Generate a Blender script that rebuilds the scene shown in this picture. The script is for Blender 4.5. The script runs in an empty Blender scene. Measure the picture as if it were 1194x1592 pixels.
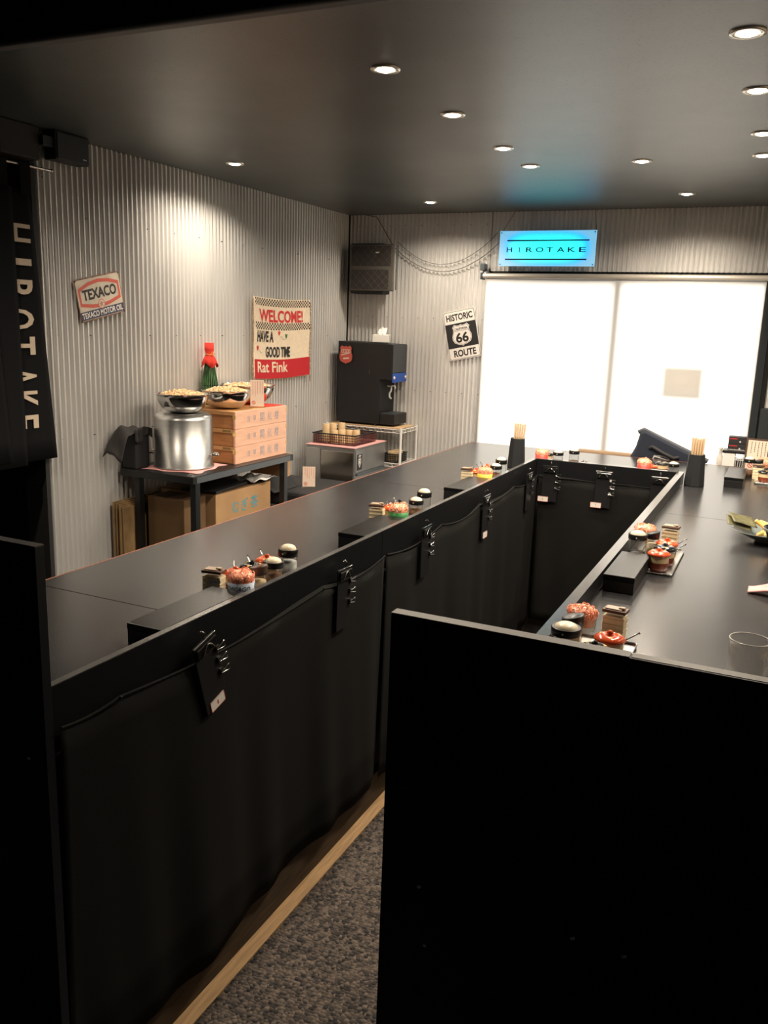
import bpy, bmesh, math, random
from mathutils import Vector, Matrix, Euler

# ------------------------------------------------------------------ camera
W_PX, F_PX = 1194.0, 1329.481
YAW, PITCH, ROLL = 0.433766, -0.217732, 0.034533
CAM_H = 1.65
scn = bpy.context.scene
fwd = Vector((-math.sin(YAW)*math.cos(PITCH), math.cos(YAW)*math.cos(PITCH), math.sin(PITCH)))
rt = fwd.cross(Vector((0, 0, 1))).normalized()
up = rt.cross(fwd)
rx = math.cos(ROLL)*rt + math.sin(ROLL)*up
ux = -math.sin(ROLL)*rt + math.cos(ROLL)*up
cam = bpy.data.cameras.new('camera')
cam.sensor_fit = 'HORIZONTAL'; cam.sensor_width = 36.0; cam.lens = 36.0*F_PX/W_PX
cam.clip_start = 0.05
camo = bpy.data.objects.new('camera', cam)
mw = Matrix((rx, ux, -fwd)).transposed().to_4x4(); mw.translation = (0, 0, CAM_H)
camo.matrix_world = mw
scn.collection.objects.link(camo); scn.camera = camo

# ------------------------------------------------------------------ world, daylight, exposure
scn.view_settings.view_transform = 'Standard'; scn.view_settings.look = 'None'
scn.view_settings.gamma = 1.0; scn.view_settings.use_curve_mapping = False
scn.view_settings.exposure = 0.0
wd = bpy.data.worlds.new('world'); scn.world = wd; wd.use_nodes = True
bg = wd.node_tree.nodes['Background']; bg.inputs[0].default_value = (0.80, 0.88, 1.0, 1); bg.inputs[1].default_value = 0.6
DAY = 900.0          # daylight outside the window
LAMP = 46.0          # each ceiling downlight
a = bpy.data.lights.new('daylight', 'AREA'); a.shape = 'RECTANGLE'; a.size = 2.2; a.size_y = 1.8
a.energy = DAY; a.color = (1.0, 0.97, 0.93)
ao = bpy.data.objects.new('daylight', a); ao.location = (-1.0, 10.2, 2.4)
ao.rotation_euler = (math.radians(-96), 0, 0); scn.collection.objects.link(ao)

random.seed(7)
col = scn.collection
PI = math.pi

# ------------------------------------------------------------------ materials
MATS = {}
def mat(name, color, rough=0.5, metal=0.0, spec=0.5, noise=0.0, nscale=20.0, bump=0.0, bscale=80.0,
        emit=None, estr=0.0, trans=0.0, ior=1.45, color2=None, stretch=None, aniso=0.0, coat=0.0):
    if name in MATS: return MATS[name]
    m = bpy.data.materials.new(name); m.use_nodes = True; MATS[name] = m
    nt = m.node_tree; b = nt.nodes['Principled BSDF']
    b.inputs['Base Color'].default_value = (*color, 1); b.inputs['Roughness'].default_value = rough
    b.inputs['Metallic'].default_value = metal; b.inputs['Specular IOR Level'].default_value = spec
    b.inputs['IOR'].default_value = ior; b.inputs['Transmission Weight'].default_value = trans
    b.inputs['Coat Weight'].default_value = coat
    if aniso: b.inputs['Anisotropic'].default_value = aniso
    tc = nt.nodes.new('ShaderNodeTexCoord'); mp = nt.nodes.new('ShaderNodeMapping')
    nt.links.new(tc.outputs['Object'], mp.inputs[0])
    if stretch: mp.inputs['Scale'].default_value = stretch
    if noise or color2:
        n = nt.nodes.new('ShaderNodeTexNoise'); n.inputs['Scale'].default_value = nscale; n.inputs['Detail'].default_value = 5
        nt.links.new(mp.outputs[0], n.inputs[0])
        r = nt.nodes.new('ShaderNodeValToRGB'); nt.links.new(n.outputs[0], r.inputs[0])
        c2 = color2 or tuple(min(1, c*(1+noise)) for c in color)
        c1 = color if color2 else tuple(c*(1-noise) for c in color)
        r.color_ramp.elements[0].position = 0.35; r.color_ramp.elements[1].position = 0.65
        r.color_ramp.elements[0].color = (*c1, 1); r.color_ramp.elements[1].color = (*c2, 1)
        nt.links.new(r.outputs[0], b.inputs['Base Color'])
    if bump:
        n2 = nt.nodes.new('ShaderNodeTexNoise'); n2.inputs['Scale'].default_value = bscale; n2.inputs['Detail'].default_value = 4
        nt.links.new(mp.outputs[0], n2.inputs[0])
        bp = nt.nodes.new('ShaderNodeBump'); bp.inputs['Strength'].default_value = bump; bp.inputs['Distance'].default_value = 0.002
        nt.links.new(n2.outputs[0], bp.inputs['Height']); nt.links.new(bp.outputs[0], b.inputs['Normal'])
    if emit:
        b.inputs['Emission Color'].default_value = (*emit, 1); b.inputs['Emission Strength'].default_value = estr
    return m

def glassmat(name, tint=(1, 1, 1), gloss=0.12):
    if name in MATS: return MATS[name]
    m = bpy.data.materials.new(name); m.use_nodes = True; MATS[name] = m
    nt = m.node_tree; nt.nodes.clear()
    o = nt.nodes.new('ShaderNodeOutputMaterial'); mx = nt.nodes.new('ShaderNodeMixShader')
    t = nt.nodes.new('ShaderNodeBsdfTransparent'); t.inputs[0].default_value = (*tint, 1)
    g = nt.nodes.new('ShaderNodeBsdfGlossy'); g.inputs['Roughness'].default_value = 0.03
    lw = nt.nodes.new('ShaderNodeLayerWeight'); lw.inputs[0].default_value = 0.5
    pw = nt.nodes.new('ShaderNodeMath'); pw.operation = 'POWER'; pw.inputs[1].default_value = 3.0
    ma = nt.nodes.new('ShaderNodeMath'); ma.operation = 'MULTIPLY_ADD'; ma.inputs[1].default_value = min(0.95, gloss*5); ma.inputs[2].default_value = gloss*0.4
    nt.links.new(lw.outputs['Facing'], pw.inputs[0]); nt.links.new(pw.outputs[0], ma.inputs[0])
    nt.links.new(ma.outputs[0], mx.inputs[0]); nt.links.new(t.outputs[0], mx.inputs[1]); nt.links.new(g.outputs[0], mx.inputs[2])
    nt.links.new(mx.outputs[0], o.inputs[0])
    return m

CORR = mat('corrugated_zinc', (0.80, 0.79, 0.77), 0.36, 0.60, noise=0.10, nscale=3.0, stretch=(1, 1, 0.35))
BLACKW = mat('black_wall', (0.018, 0.017, 0.017), 0.75)
LAM = mat('black_laminate', (0.024, 0.024, 0.025), 0.22, spec=0.7, noise=0.12, nscale=6, bump=0.06, bscale=300)
LAMR = mat('rail_laminate', (0.006, 0.0065, 0.0075), 0.36, spec=0.5, bump=0.1, bscale=300)
LAMP_ = mat('partition_laminate', (0.006, 0.008, 0.011), 0.5, spec=0.35, bump=0.1, bscale=200)
CAP = mat('partition_cap', (0.27, 0.25, 0.22), 0.5, noise=0.08, nscale=30)
CAPD = mat('rail_cap', (0.085, 0.083, 0.08), 0.16, spec=0.8, noise=0.08, nscale=30)  # lit top of the black rail board, put into a paler colour
EDGE = mat('red_brown_edge', (0.30, 0.115, 0.075), 0.5, noise=0.15, nscale=25)
CURT = mat('black_cloth', (0.0095, 0.0093, 0.0085), 0.95, spec=0.15, bump=0.35, bscale=900)
NOREN = mat('noren_cloth', (0.010, 0.010, 0.011), 0.95, spec=0.1, bump=0.3, bscale=700)
WHITEC = mat('cream_print', (0.62, 0.50, 0.38), 0.85)
BLK = mat('black_plastic', (0.012, 0.012, 0.013), 0.38)
BLKM = mat('matt_black_plastic', (0.014, 0.014, 0.016), 0.6, bump=0.15, bscale=400)
BLKL = mat('black_lacquer', (0.010, 0.010, 0.010), 0.12, coat=0.4)
CHROME = mat('polished_steel', (0.62, 0.61, 0.59), 0.12, 1.0)
STEEL = mat('brushed_steel', (0.42, 0.42, 0.41), 0.34, 1.0, noise=0.06, nscale=8, stretch=(1, 1, 8), bump=0.05, bscale=60)
CABST = mat('cabinet_steel', (0.34, 0.335, 0.33), 0.35, 0.9, noise=0.12, nscale=5)
WOODS = mat('pale_wood', (0.60, 0.41, 0.23), 0.6, noise=0.2, nscale=12, stretch=(1, 8, 1))
WOODK = mat('kick_board_wood', (0.055, 0.035, 0.018), 0.7, noise=0.35, nscale=10, stretch=(8, 1, 8))
WOODL = mat('floor_strip_wood', (0.50, 0.31, 0.15), 0.6, noise=0.16, nscale=9, stretch=(12, 1, 8), bump=0.1, bscale=60)
NBOX = mat('noodle_box_wood', (0.78, 0.45, 0.31), 0.5, noise=0.08, nscale=7, stretch=(1, 1.2, 8))
NBOXS = mat('noodle_box_side', (0.48, 0.20, 0.07), 0.5, noise=0.15, nscale=7, stretch=(1, 1.2, 8))
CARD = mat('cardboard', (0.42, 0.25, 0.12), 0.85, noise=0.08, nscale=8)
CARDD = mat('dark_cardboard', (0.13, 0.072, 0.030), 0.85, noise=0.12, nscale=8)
CARDE = mat('cardboard_edge', (0.26, 0.16, 0.07), 0.9, noise=0.3, nscale=12, stretch=(14, 1, .5))
BRASS = mat('brass_clip', (0.75, 0.50, 0.20), 0.35, 0.8)
BLUEP = mat('blue_grey_print', (0.26, 0.30, 0.36), 0.8)
TEALP = mat('teal_print', (0.10, 0.30, 0.36), 0.8)
GLASS = glassmat('clear_glass', (0.95, 0.96, 0.95), 0.2)
PANE = glassmat('window_glass', (0.97, 0.98, 0.98), 0.05)
ACRY = glassmat('acrylic', (0.98, 0.97, 0.95), 0.05)
CREAM = mat('cream_dome', (0.72, 0.62, 0.44), 0.35)
SPICEW = mat('spice_powder', (0.62, 0.48, 0.28), 0.8, noise=0.15, nscale=60)
PEPPER = mat('brown_pepper', (0.16, 0.07, 0.03), 0.8, noise=0.5, nscale=120)
BRWN = mat('brown_lid', (0.10, 0.055, 0.035), 0.4)
REDL = mat('red_lacquer', (0.55, 0.075, 0.02), 0.12, coat=0.5)
JARB = mat('red_brown_glaze', (0.22, 0.045, 0.02), 0.15, coat=0.4)
JARC = mat('cream_glaze', (0.60, 0.46, 0.26), 0.2, coat=0.3)
TIES = mat('coral_elastic', (1.0, 0.35, 0.20), 0.4, color2=(1.0, 0.56, 0.38), nscale=90)
PAPER = mat('white_paper', (0.72, 0.68, 0.62), 0.8)
PINKP = mat('pinkish_paper', (0.82, 0.68, 0.60), 0.8)
PINK = mat('pink_cloth', (0.72, 0.36, 0.34), 0.9, bump=0.3, bscale=300)
REDP = mat('red_print', (0.60, 0.03, 0.03), 0.75)
REDM = mat('faded_red_print', (0.56, 0.10, 0.07), 0.5)
DARKP = mat('dark_print', (0.02, 0.018, 0.02), 0.6)
NAVYP = mat('navy_print', (0.035, 0.04, 0.09), 0.5)
SIGNC = mat('sign_cream_enamel', (0.56, 0.49, 0.39), 0.4, noise=0.12, nscale=20)
SIGNW = mat('sign_white_enamel', (0.84, 0.79, 0.74), 0.35)
RUST = mat('rusty_edge', (0.20, 0.09, 0.06), 0.7, noise=0.5, nscale=60)
BANN = mat('banner_burlap', (0.80, 0.66, 0.49), 0.95, noise=0.06, nscale=60, bump=0.3, bscale=500)
FRNG = mat('burlap_fringe', (0.38, 0.25, 0.13), 0.95, noise=0.35, nscale=60)
BRED = mat('banner_red', (0.50, 0.018, 0.025), 0.9, bump=0.2, bscale=500)
GRN = mat('banner_green', (0.05, 0.17, 0.05), 0.85)
LEAF = mat('green_straw_wrap', (0.035, 0.10, 0.03), 0.35, noise=0.6, nscale=30, stretch=(4, 4, 0.5))
REDC = mat('red_crepe', (0.70, 0.045, 0.03), 0.85, bump=0.3, bscale=250)
CRUMB = mat('fried_crumbs', (0.78, 0.56, 0.33), 0.8, noise=0.12, nscale=80)
GREYM = mat('grey_metal', (0.10, 0.12, 0.13), 0.4, 0.5)
TABM = mat('table_steel', (0.008, 0.009, 0.010), 0.38, spec=0.5)
TABE = mat('table_edge', (0.075, 0.085, 0.095), 0.4)  # light on the front apron put into a lighter table colour
MESHG = mat('speaker_grille', (0.085, 0.076, 0.066), 0.6, noise=0.15, nscale=8)
CEIL = None
NAVY = mat('navy_bag_cloth', (0.011, 0.016, 0.030), 0.75, bump=0.4, bscale=350)
NAVYT = mat('grey_bag_trim', (0.07, 0.075, 0.085), 0.6)
WHITEP = mat('white_plastic', (0.78, 0.76, 0.72), 0.45)
WWIRE = mat('white_wire', (0.80, 0.78, 0.74), 0.35)
BLUE = mat('blue_panel', (0.02, 0.09, 0.42), 0.35)
FRAMEM = mat('window_frame_metal', (0.018, 0.022, 0.025), 0.45, spec=0.4)
GREYJ = mat('bright_jamb', (0.55, 0.57, 0.60), 0.3, 0.7)
TILEG = mat('green_band', (0.03, 0.22, 0.05), 0.45)
YELB = mat('yellow_band', (0.80, 0.55, 0.06), 0.45)
BLUB = mat('pale_blue_band', (0.50, 0.58, 0.70), 0.5)
REDB = mat('red_cup', (0.60, 0.05, 0.03), 0.35)
MESHB = mat('maroon_basket', (0.09, 0.022, 0.022), 0.5)
CUPY = mat('cup_yellow', (0.62, 0.50, 0.27), 0.5)
CUPB = mat('cup_beige', (0.66, 0.47, 0.26), 0.5)
BAMB = mat('bamboo_shoots', (0.85, 0.55, 0.18), 0.45, noise=0.12, nscale=40)
NORI = mat('nori', (0.085, 0.078, 0.024), 0.5, noise=0.4, nscale=50, bump=0.5, bscale=300)
CELAD = mat('grey_green_glaze', (0.17, 0.20, 0.19), 0.15, coat=0.3)
PADC = mat('black_padding', (0.02, 0.02, 0.022), 0.8, bump=0.3, bscale=200)
GOLD = mat('gold_cord', (0.75, 0.38, 0.08), 0.5)
DARKRUG = None

def rugmat():
    m = bpy.data.materials.new('dark_loop_mat'); m.use_nodes = True
    nt = m.node_tree; b = nt.nodes['Principled BSDF']; b.inputs['Roughness'].default_value = 0.95
    tc = nt.nodes.new('ShaderNodeTexCoord')
    v = nt.nodes.new('ShaderNodeTexVoronoi'); v.inputs['Scale'].default_value = 105; nt.links.new(tc.outputs['Object'], v.inputs[0])
    r = nt.nodes.new('ShaderNodeValToRGB'); nt.links.new(v.outputs['Color'], r.inputs[0])
    r.color_ramp.elements[0].color = (0.018, 0.016, 0.016, 1); r.color_ramp.elements[1].color = (0.15, 0.115, 0.09, 1)
    r.color_ramp.elements[0].position = 0.2; r.color_ramp.elements[1].position = 0.9
    nt.links.new(r.outputs[0], b.inputs['Base Color'])
    bp = nt.nodes.new('ShaderNodeBump'); bp.inputs['Strength'].default_value = 1; bp.inputs['Distance'].default_value = 0.006
    bp.invert = True
    nt.links.new(v.outputs['Distance'], bp.inputs['Height']); nt.links.new(bp.outputs[0], b.inputs['Normal'])
    return m

def ceilmat():
    m = bpy.data.materials.new('dark_speckled_ceiling'); m.use_nodes = True
    nt = m.node_tree; b = nt.nodes['Principled BSDF']; b.inputs['Roughness'].default_value = 0.38
    b.inputs['Specular IOR Level'].default_value = 0.6
    tc = nt.nodes.new('ShaderNodeTexCoord')
    n = nt.nodes.new('ShaderNodeTexNoise'); n.inputs['Scale'].default_value = 1.6; n.inputs['Detail'].default_value = 6
    nt.links.new(tc.outputs['Object'], n.inputs[0])
    r = nt.nodes.new('ShaderNodeValToRGB'); nt.links.new(n.outputs[0], r.inputs[0])
    r.color_ramp.elements[0].color = (0.038, 0.048, 0.049, 1); r.color_ramp.elements[1].color = (0.082, 0.097, 0.097, 1)
    r.color_ramp.elements[0].position = 0.35; r.color_ramp.elements[1].position = 0.65
    # small dark pits of the mineral board
    mp = nt.nodes.new('ShaderNodeMapping'); mp.inputs['Scale'].default_value = (55, 110, 1)
    mp.inputs['Rotation'].default_value = (0, 0, 0.7)
    nt.links.new(tc.outputs['Object'], mp.inputs[0])
    v = nt.nodes.new('ShaderNodeTexVoronoi'); v.inputs['Scale'].default_value = 1.0; nt.links.new(mp.outputs[0], v.inputs[0])
    r2 = nt.nodes.new('ShaderNodeValToRGB'); nt.links.new(v.outputs['Distance'], r2.inputs[0])
    r2.color_ramp.elements[0].position = 0.16; r2.color_ramp.elements[1].position = 0.26
    r2.color_ramp.elements[0].color = (0.25, 0.25, 0.25, 1)
    mx = nt.nodes.new('ShaderNodeMix'); mx.data_type = 'RGBA'; mx.blend_type = 'MULTIPLY'; mx.inputs[0].default_value = 0.8
    nt.links.new(r.outputs[0], mx.inputs[6]); nt.links.new(r2.outputs[0], mx.inputs[7])
    nt.links.new(mx.outputs[2], b.inputs['Base Color'])
    return m
CEIL = ceilmat(); DARKRUG = rugmat()

def blindmat():
    m = bpy.data.materials.new('translucent_blind'); m.use_nodes = True
    nt = m.node_tree; nt.nodes.clear()
    o = nt.nodes.new('ShaderNodeOutputMaterial'); mx = nt.nodes.new('ShaderNodeMixShader'); mx.inputs[0].default_value = 0.5
    d = nt.nodes.new('ShaderNodeBsdfDiffuse'); d.inputs[0].default_value = (0.78, 0.75, 0.70, 1)
    t = nt.nodes.new('ShaderNodeBsdfTranslucent'); t.inputs[0].default_value = (0.90, 0.84, 0.76, 1)
    nt.links.new(d.outputs[0], mx.inputs[1]); nt.links.new(t.outputs[0], mx.inputs[2]); nt.links.new(mx.outputs[0], o.inputs[0])
    return m
BLIND = blindmat()

def signmat():
    # frosted acrylic front of a light box: blue lamps behind its middle
    m = bpy.data.materials.new('blue_lit_acrylic'); m.use_nodes = True
    nt = m.node_tree; b = nt.nodes['Principled BSDF']; b.inputs['Base Color'].default_value = (0.35, 0.45, 0.5, 1)
    tc = nt.nodes.new('ShaderNodeTexCoord'); mp = nt.nodes.new('ShaderNodeMapping')
    mp.inputs['Scale'].default_value = (1/0.285, 1/0.112, 0.0)
    nt.links.new(tc.outputs['Object'], mp.inputs[0])
    sx = nt.nodes.new('ShaderNodeSeparateXYZ'); nt.links.new(mp.outputs[0], sx.inputs[0])
    def M(op, x, y=None):
        n = nt.nodes.new('ShaderNodeMath'); n.operation = op
        for i, k in enumerate((x, y)):
            if k is None: continue
            if isinstance(k, (int, float)): n.inputs[i].default_value = k
            else: nt.links.new(k, n.inputs[i])
        return n.outputs[0]
    px = M('POWER', M('ABSOLUTE', sx.outputs[0]), 4.0); py = M('POWER', M('ABSOLUTE', sx.outputs[1]), 2.6)
    s = M('ADD', px, py)
    r = nt.nodes.new('ShaderNodeValToRGB'); nt.links.new(s, r.inputs[0])
    e = r.color_ramp.elements
    e[0].position = 0.0; e[0].color = (0.0, 1.0, 1.0, 1)
    e[1].position = 1.0; e[1].color = (0.12, 0.36, 0.55, 1)
    k = e.new(0.22); k.color = (0.0, 0.86, 1.0, 1)
    k = e.new(0.60); k.color = (0.0, 0.42, 0.95, 1)
    nt.links.new(r.outputs[0], b.inputs['Emission Color']); b.inputs['Emission Strength'].default_value = 1.35
    return m
BLUELIT = signmat()

# ------------------------------------------------------------------ mesh helpers
class MB:
    def __init__(s): s.v = []; s.f = []; s.sm = []
    def add(s, vs, fs, smooth=False):
        o = len(s.v); s.v += [tuple(p) for p in vs]; s.f += [tuple(i+o for i in f) for f in fs]; s.sm += [smooth]*len(fs); return s
    def box(s, x0, x1, y0, y1, z0, z1, M=None):
        vs = [Vector((x, y, z)) for x in (x0, x1) for y in (y0, y1) for z in (z0, z1)]
        if M is not None: vs = [M @ p for p in vs]
        return s.add(vs, [(0,1,3,2),(4,6,7,5),(0,4,5,1),(2,3,7,6),(0,2,6,4),(1,5,7,3)])
    def lathe(s, prof, n=24, c=(0,0,0), caps=True, sq=None):
        vs = []; fs = []
        for (r, z) in prof:
            for k in range(n):
                t = 2*PI*k/n
                vs.append((c[0]+r*math.cos(t), c[1]+r*math.sin(t), c[2]+z))
        m = len(prof)
        for i in range(m-1):
            for k in range(n):
                k2 = (k+1) % n
                fs.append((i*n+k, i*n+k2, (i+1)*n+k2, (i+1)*n+k))
        s.add(vs, fs, True)
        if caps:
            if prof[0][0] > 1e-5: s.add(vs[:n], [tuple(range(n-1, -1, -1))])
            if prof[-1][0] > 1e-5: s.add(vs[-n:], [tuple(range(n))])
        return s
    def tube(s, pts, r, n=8, closed=False):
        pts = [Vector(p) for p in pts]; vs = []; fs = []; m = len(pts)
        pu = None
        for i, p in enumerate(pts):
            a_ = pts[(i-1) % m] if (closed or i) else p; b_ = pts[(i+1) % m] if (closed or i < m-1) else p
            d = (b_-a_).normalized()
            u = Vector((0,0,1)) if abs(d.z) < .9 else Vector((1,0,0))
            if pu is not None: u = pu
            w = d.cross(u)
            if w.length < 1e-6: w = d.orthogonal()
            w.normalize(); u = w.cross(d).normalized(); pu = u
            for k in range(n):
                t = 2*PI*k/n; vs.append(p + r*(math.cos(t)*w + math.sin(t)*u))
        for i in range(m if closed else m-1):
            j = (i+1) % m
            for k in range(n):
                k2 = (k+1) % n; fs.append((i*n+k, j*n+k, j*n+k2, i*n+k2))
        s.add(vs, fs, n > 4)
        if not closed: s.add(vs[:n], [tuple(range(n))]); s.add(vs[-n:], [tuple(range(n-1, -1, -1))])
        return s
    def prism(s, poly, z0, z1):
        n = len(poly); vs = [(x, y, z0) for x, y in poly] + [(x, y, z1) for x, y in poly]
        return s.add(vs, [tuple(range(n-1, -1, -1)), tuple(range(n, 2*n))] + [(i, (i+1) % n, n+(i+1) % n, n+i) for i in range(n)])
    def grid(s, fn, nu, nv, thick=None):
        vs = [fn(i/nu, j/nv) for j in range(nv+1) for i in range(nu+1)]
        fs = [(j*(nu+1)+i, j*(nu+1)+i+1, (j+1)*(nu+1)+i+1, (j+1)*(nu+1)+i) for j in range(nv) for i in range(nu)]
        return s.add(vs, fs, True)
    def mesh(s, name, m):
        me = bpy.data.meshes.new(name); me.from_pydata(s.v, [], s.f)
        me.polygons.foreach_set('use_smooth', s.sm); me.materials.append(m); me.update(); return me
    def build(s, name, m, parent=None, loc=None, bevel=0, solid=0, rot=None, seg=2):
        o = bpy.data.objects.new(name, s.mesh(name, m)); col.objects.link(o)
        if parent: o.parent = parent
        if loc: o.location = loc
        if rot: o.rotation_euler = rot
        if solid:
            k = o.modifiers.new('solid', 'SOLIDIFY'); k.thickness = solid; k.offset = 0
        if bevel:
            k = o.modifiers.new('bevel', 'BEVEL'); k.width = bevel; k.segments = seg; k.limit_method = 'ANGLE'; k.angle_limit = 0.7
        return o

def bx(*a, M=None): return MB().box(*a, M=M)
def tag(o, label=None, cat=None, group=None, kind=None):
    if label: o['label'] = label
    if cat: o['category'] = cat
    if group: o['group'] = group
    if kind: o['kind'] = kind
    return o
def thing(name, label, cat, loc=(0,0,0), rot=(0,0,0), group=None):
    o = bpy.data.objects.new(name, None); o.empty_display_size = 0.05
    col.objects.link(o); o.location = loc; o.rotation_euler = rot
    return tag(o, label, cat, group)
def struct(o): o['kind'] = 'structure'; return o
def copy_tree(root, loc, rz=0.0, label=None):
    r = root.copy(); col.objects.link(r); r.location = loc; r.rotation_euler = (0, 0, rz)
    if label: r['label'] = label
    for ch in list(root.children):
        c = ch.copy(); col.objects.link(c); c.parent = r
        for g in ch.children:
            d = g.copy(); col.objects.link(d); d.parent = c
    return r
def lettering(txt, w, h, thick=0.0008, bold=0.0, warp=None, space=1.0, slant=0.0):
    """text as real thin geometry, fitted in a w x h box centred on the origin, facing +z"""
    cu = bpy.data.curves.new('lettering', 'FONT'); cu.body = txt; cu.size = 1; cu.resolution_u = 3
    cu.offset = bold; cu.space_character = space; cu.shear = slant
    o = bpy.data.objects.new('lettering', cu)
    col.objects.link(o)
    dg = bpy.context.evaluated_depsgraph_get()
    me = bpy.data.meshes.new_from_object(o.evaluated_get(dg)); col.objects.unlink(o); bpy.data.objects.remove(o)
    vs = [v.co.copy() for v in me.vertices]; fs = [tuple(p.vertices) for p in me.polygons]; bpy.data.meshes.remove(me)
    m = MB()
    if not vs: return m
    x0 = min(v.x for v in vs); x1 = max(v.x for v in vs); y0 = min(v.y for v in vs); y1 = max(v.y for v in vs)
    sx = w/max(x1-x0, 1e-6); sy = h/max(y1-y0, 1e-6)
    vs = [Vector(((v.x-(x0+x1)/2)*sx, (v.y-(y0+y1)/2)*sy, 0)) for v in vs]
    if warp: vs = [Vector(warp(v)) for v in vs]
    m.add(vs, fs)
    return m
def place(m, M):
    m.v = [tuple(M @ Vector(v)) for v in m.v]; return m
def T(x, y, z): return Matrix.Translation((x, y, z))
def RZ(a_): return Matrix.Rotation(a_, 4, 'Z')
LEFT_ROT = (PI/2, 0, PI/2)      # local x = +y, y = up, z = +x (facing the room from the left wall)
FAR_ROT = (PI/2, 0, 0)          # local x = +x, y = up, z = -y

# ------------------------------------------------------------------ room shell
XL, YF, ZC = -2.877, 5.49, 2.365
ZT, ZR = 0.947, 0.995            # table top, rail top
floor = struct(bx(-4.2, 1.6, -1.6, 5.9, -0.1, 0.0).build('floor', mat('dark_floor', (0.03, 0.027, 0.025), 0.7, noise=0.2)))
ceiling = struct(bx(-4.2, 1.6, -1.6, 5.9, ZC, ZC+0.1).build('ceiling', CEIL))
wall_left = struct(bx(XL-0.12, XL-0.012, 2.72, 5.62, 0, ZC).build('wall_left', BLACKW))
wall_near = struct(bx(-4.2, -4.1, -1.6, 2.8, 0, ZC).build('wall_hall', BLACKW))
struct(bx(-4.1, XL-0.012, 2.74, 2.8, 0, ZC).build('wall_hall_end', BLACKW))
struct(bx(1.5, 1.6, -1.6, 5.6, 0, ZC).build('wall_right', mat('beige_wall', (0.42, 0.36, 0.28), 0.8)))
struct(bx(-4.1, 1.5, -1.6, -1.5, 0, ZC).build('wall_back', BLACKW))
WX0, WX1, WZ1 = -1.855, -0.145, 1.985
wall_far = struct(MB().box(XL-0.12, WX0, 5.502, 5.62, 0, ZC).box(WX0, WX1, 5.502, 5.62, WZ1, ZC)
                  .box(WX1, 1.5, 5.502, 5.62, 0, ZC).build('wall_far', BLACKW))

def corr_sheet(u0, u1, z0, z1, pitch, side, name='corrugated_sheet', lift=0.0):
    amp = 0.0075; n = max(2, int(round((u1-u0)/pitch*10))); vs = []; fs = []
    for i in range(n+1):
        u = u0+(u1-u0)*i/n; d = amp*math.sin(2*PI*u/pitch) + 0.0080 + lift
        for z in (z0, z1):
            vs.append((XL-0.012+d, u, z) if side == 'left' else (u, YF+0.012-d, z))
    for i in range(n): 
        q = (2*i, 2*i+2, 2*i+3, 2*i+1)
        fs.append(q)
    m = MB().add(vs, fs, True)
    return m.build(name, CORR, wall_left if side == 'left' else wall_far)
yy = [2.722, 3.30, 3.95, 4.60, 5.478]
for i in range(4): corr_sheet(yy[i], yy[i+1]+(0.02 if i < 3 else 0), 0.0, ZC-0.001, 0.031, 'left', lift=0.0012*(i % 2))
xx = [XL+0.0, -2.36, WX0+0.002]
for i in range(2): corr_sheet(xx[i], xx[i+1]+(0.015 if i == 0 else 0), 0.0, ZC-0.001, 0.0288, 'far', lift=0.0012*(i % 2))
xx = [WX0+0.004, -1.28, -0.70, -0.02, 0.62, 1.49]
for i in range(5):
    corr_sheet(xx[i], xx[i+1]+(0.015 if i < 4 else 0), 2.0 if i < 2 else (2.0 if i == 2 else 1.238), ZC-0.001, 0.0288, 'far', lift=0.0012*(i % 2))
corr_sheet(-0.118, -0.012, 1.238, 1.999, 0.0288, 'far')
scr = MB()
for z in (2.29, 1.69, 1.2):
    for k in range(9):
        x = -2.80+k*0.115; scr.box(x-.002, x+.002, YF-0.004, YF+0.003, z-.002, z+.002)
for z in (2.05, 1.55, 1.1):
    for k in range(13):
        y = 2.80+k*0.2; scr.box(XL-.005, XL+.003, y-.002, y+.002, z-.002, z+.002)
o = scr.build('sheet_screws', GREYM, wall_far); tag(o, kind='stuff')
# black lower panel right of the window
bx(-0.135, 1.5, YF-0.03, YF+0.012, 0.0, 1.236).build('lower_panel', mat('dark_panel', (0.016, 0.02, 0.022), 0.6), wall_far, bevel=0.003)
struct(bx(XL-0.012, XL+0.006, 5.478, 5.49, 0, ZC).build('trim_1', BLACKW))
# hidden jambs of the doorway the noren hangs in
struct(bx(XL-0.12, XL+0.0, 2.70, 2.722, 0, ZC).build('trim_2', BLACKW))

# ------------------------------------------------------------------ window and blind
win = struct(MB().box(WX0, WX0+0.03, 5.47, 5.56, 0, WZ1).box(WX1-0.055, WX1, 5.455, 5.56, 0, WZ1).box(WX0, WX1, 5.47, 5.56, WZ1-0.05, WZ1)
             .box(WX0, WX1, 5.47, 5.56, 0, 0.06).build('window_1', FRAMEM))
bx(-1.03, -0.985, 5.485, 5.53, 0.06, WZ1-0.05).build('mullion', FRAMEM, win)
bx(WX0+0.03, -1.03, 5.505, 5.511, 0.06, WZ1-0.05).build('pane', PANE, win)
bx(-0.985, WX1-0.055, 5.515, 5.521, 0.06, WZ1-0.05).build('pane', PANE, win)
bx(WX0-0.012, WX0+0.0, YF-0.02, YF+0.012, 0, WZ1).build('jamb_trim', GREYJ, win, bevel=0.003)
tag(bx(-0.70, -0.475, 5.4985, 5.5, 1.285, 1.465).build('poster', PAPER), 'square paper sheet stuck on the window glass, seen as shadow through the blind', 'poster')
bl = thing('roller_blind', 'wide white roller blind glowing with daylight, pulled down over the window', 'blind', (-1.02, 5.42, 1.965))
MB().tube([(-0.845, 0, 0), (0.842, 0, 0)], 0.017, 16).build('roller_tube', mat('blind_tube', (0.62, 0.57, 0.50), 0.35, 0.3), bl)
m = MB()
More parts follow.
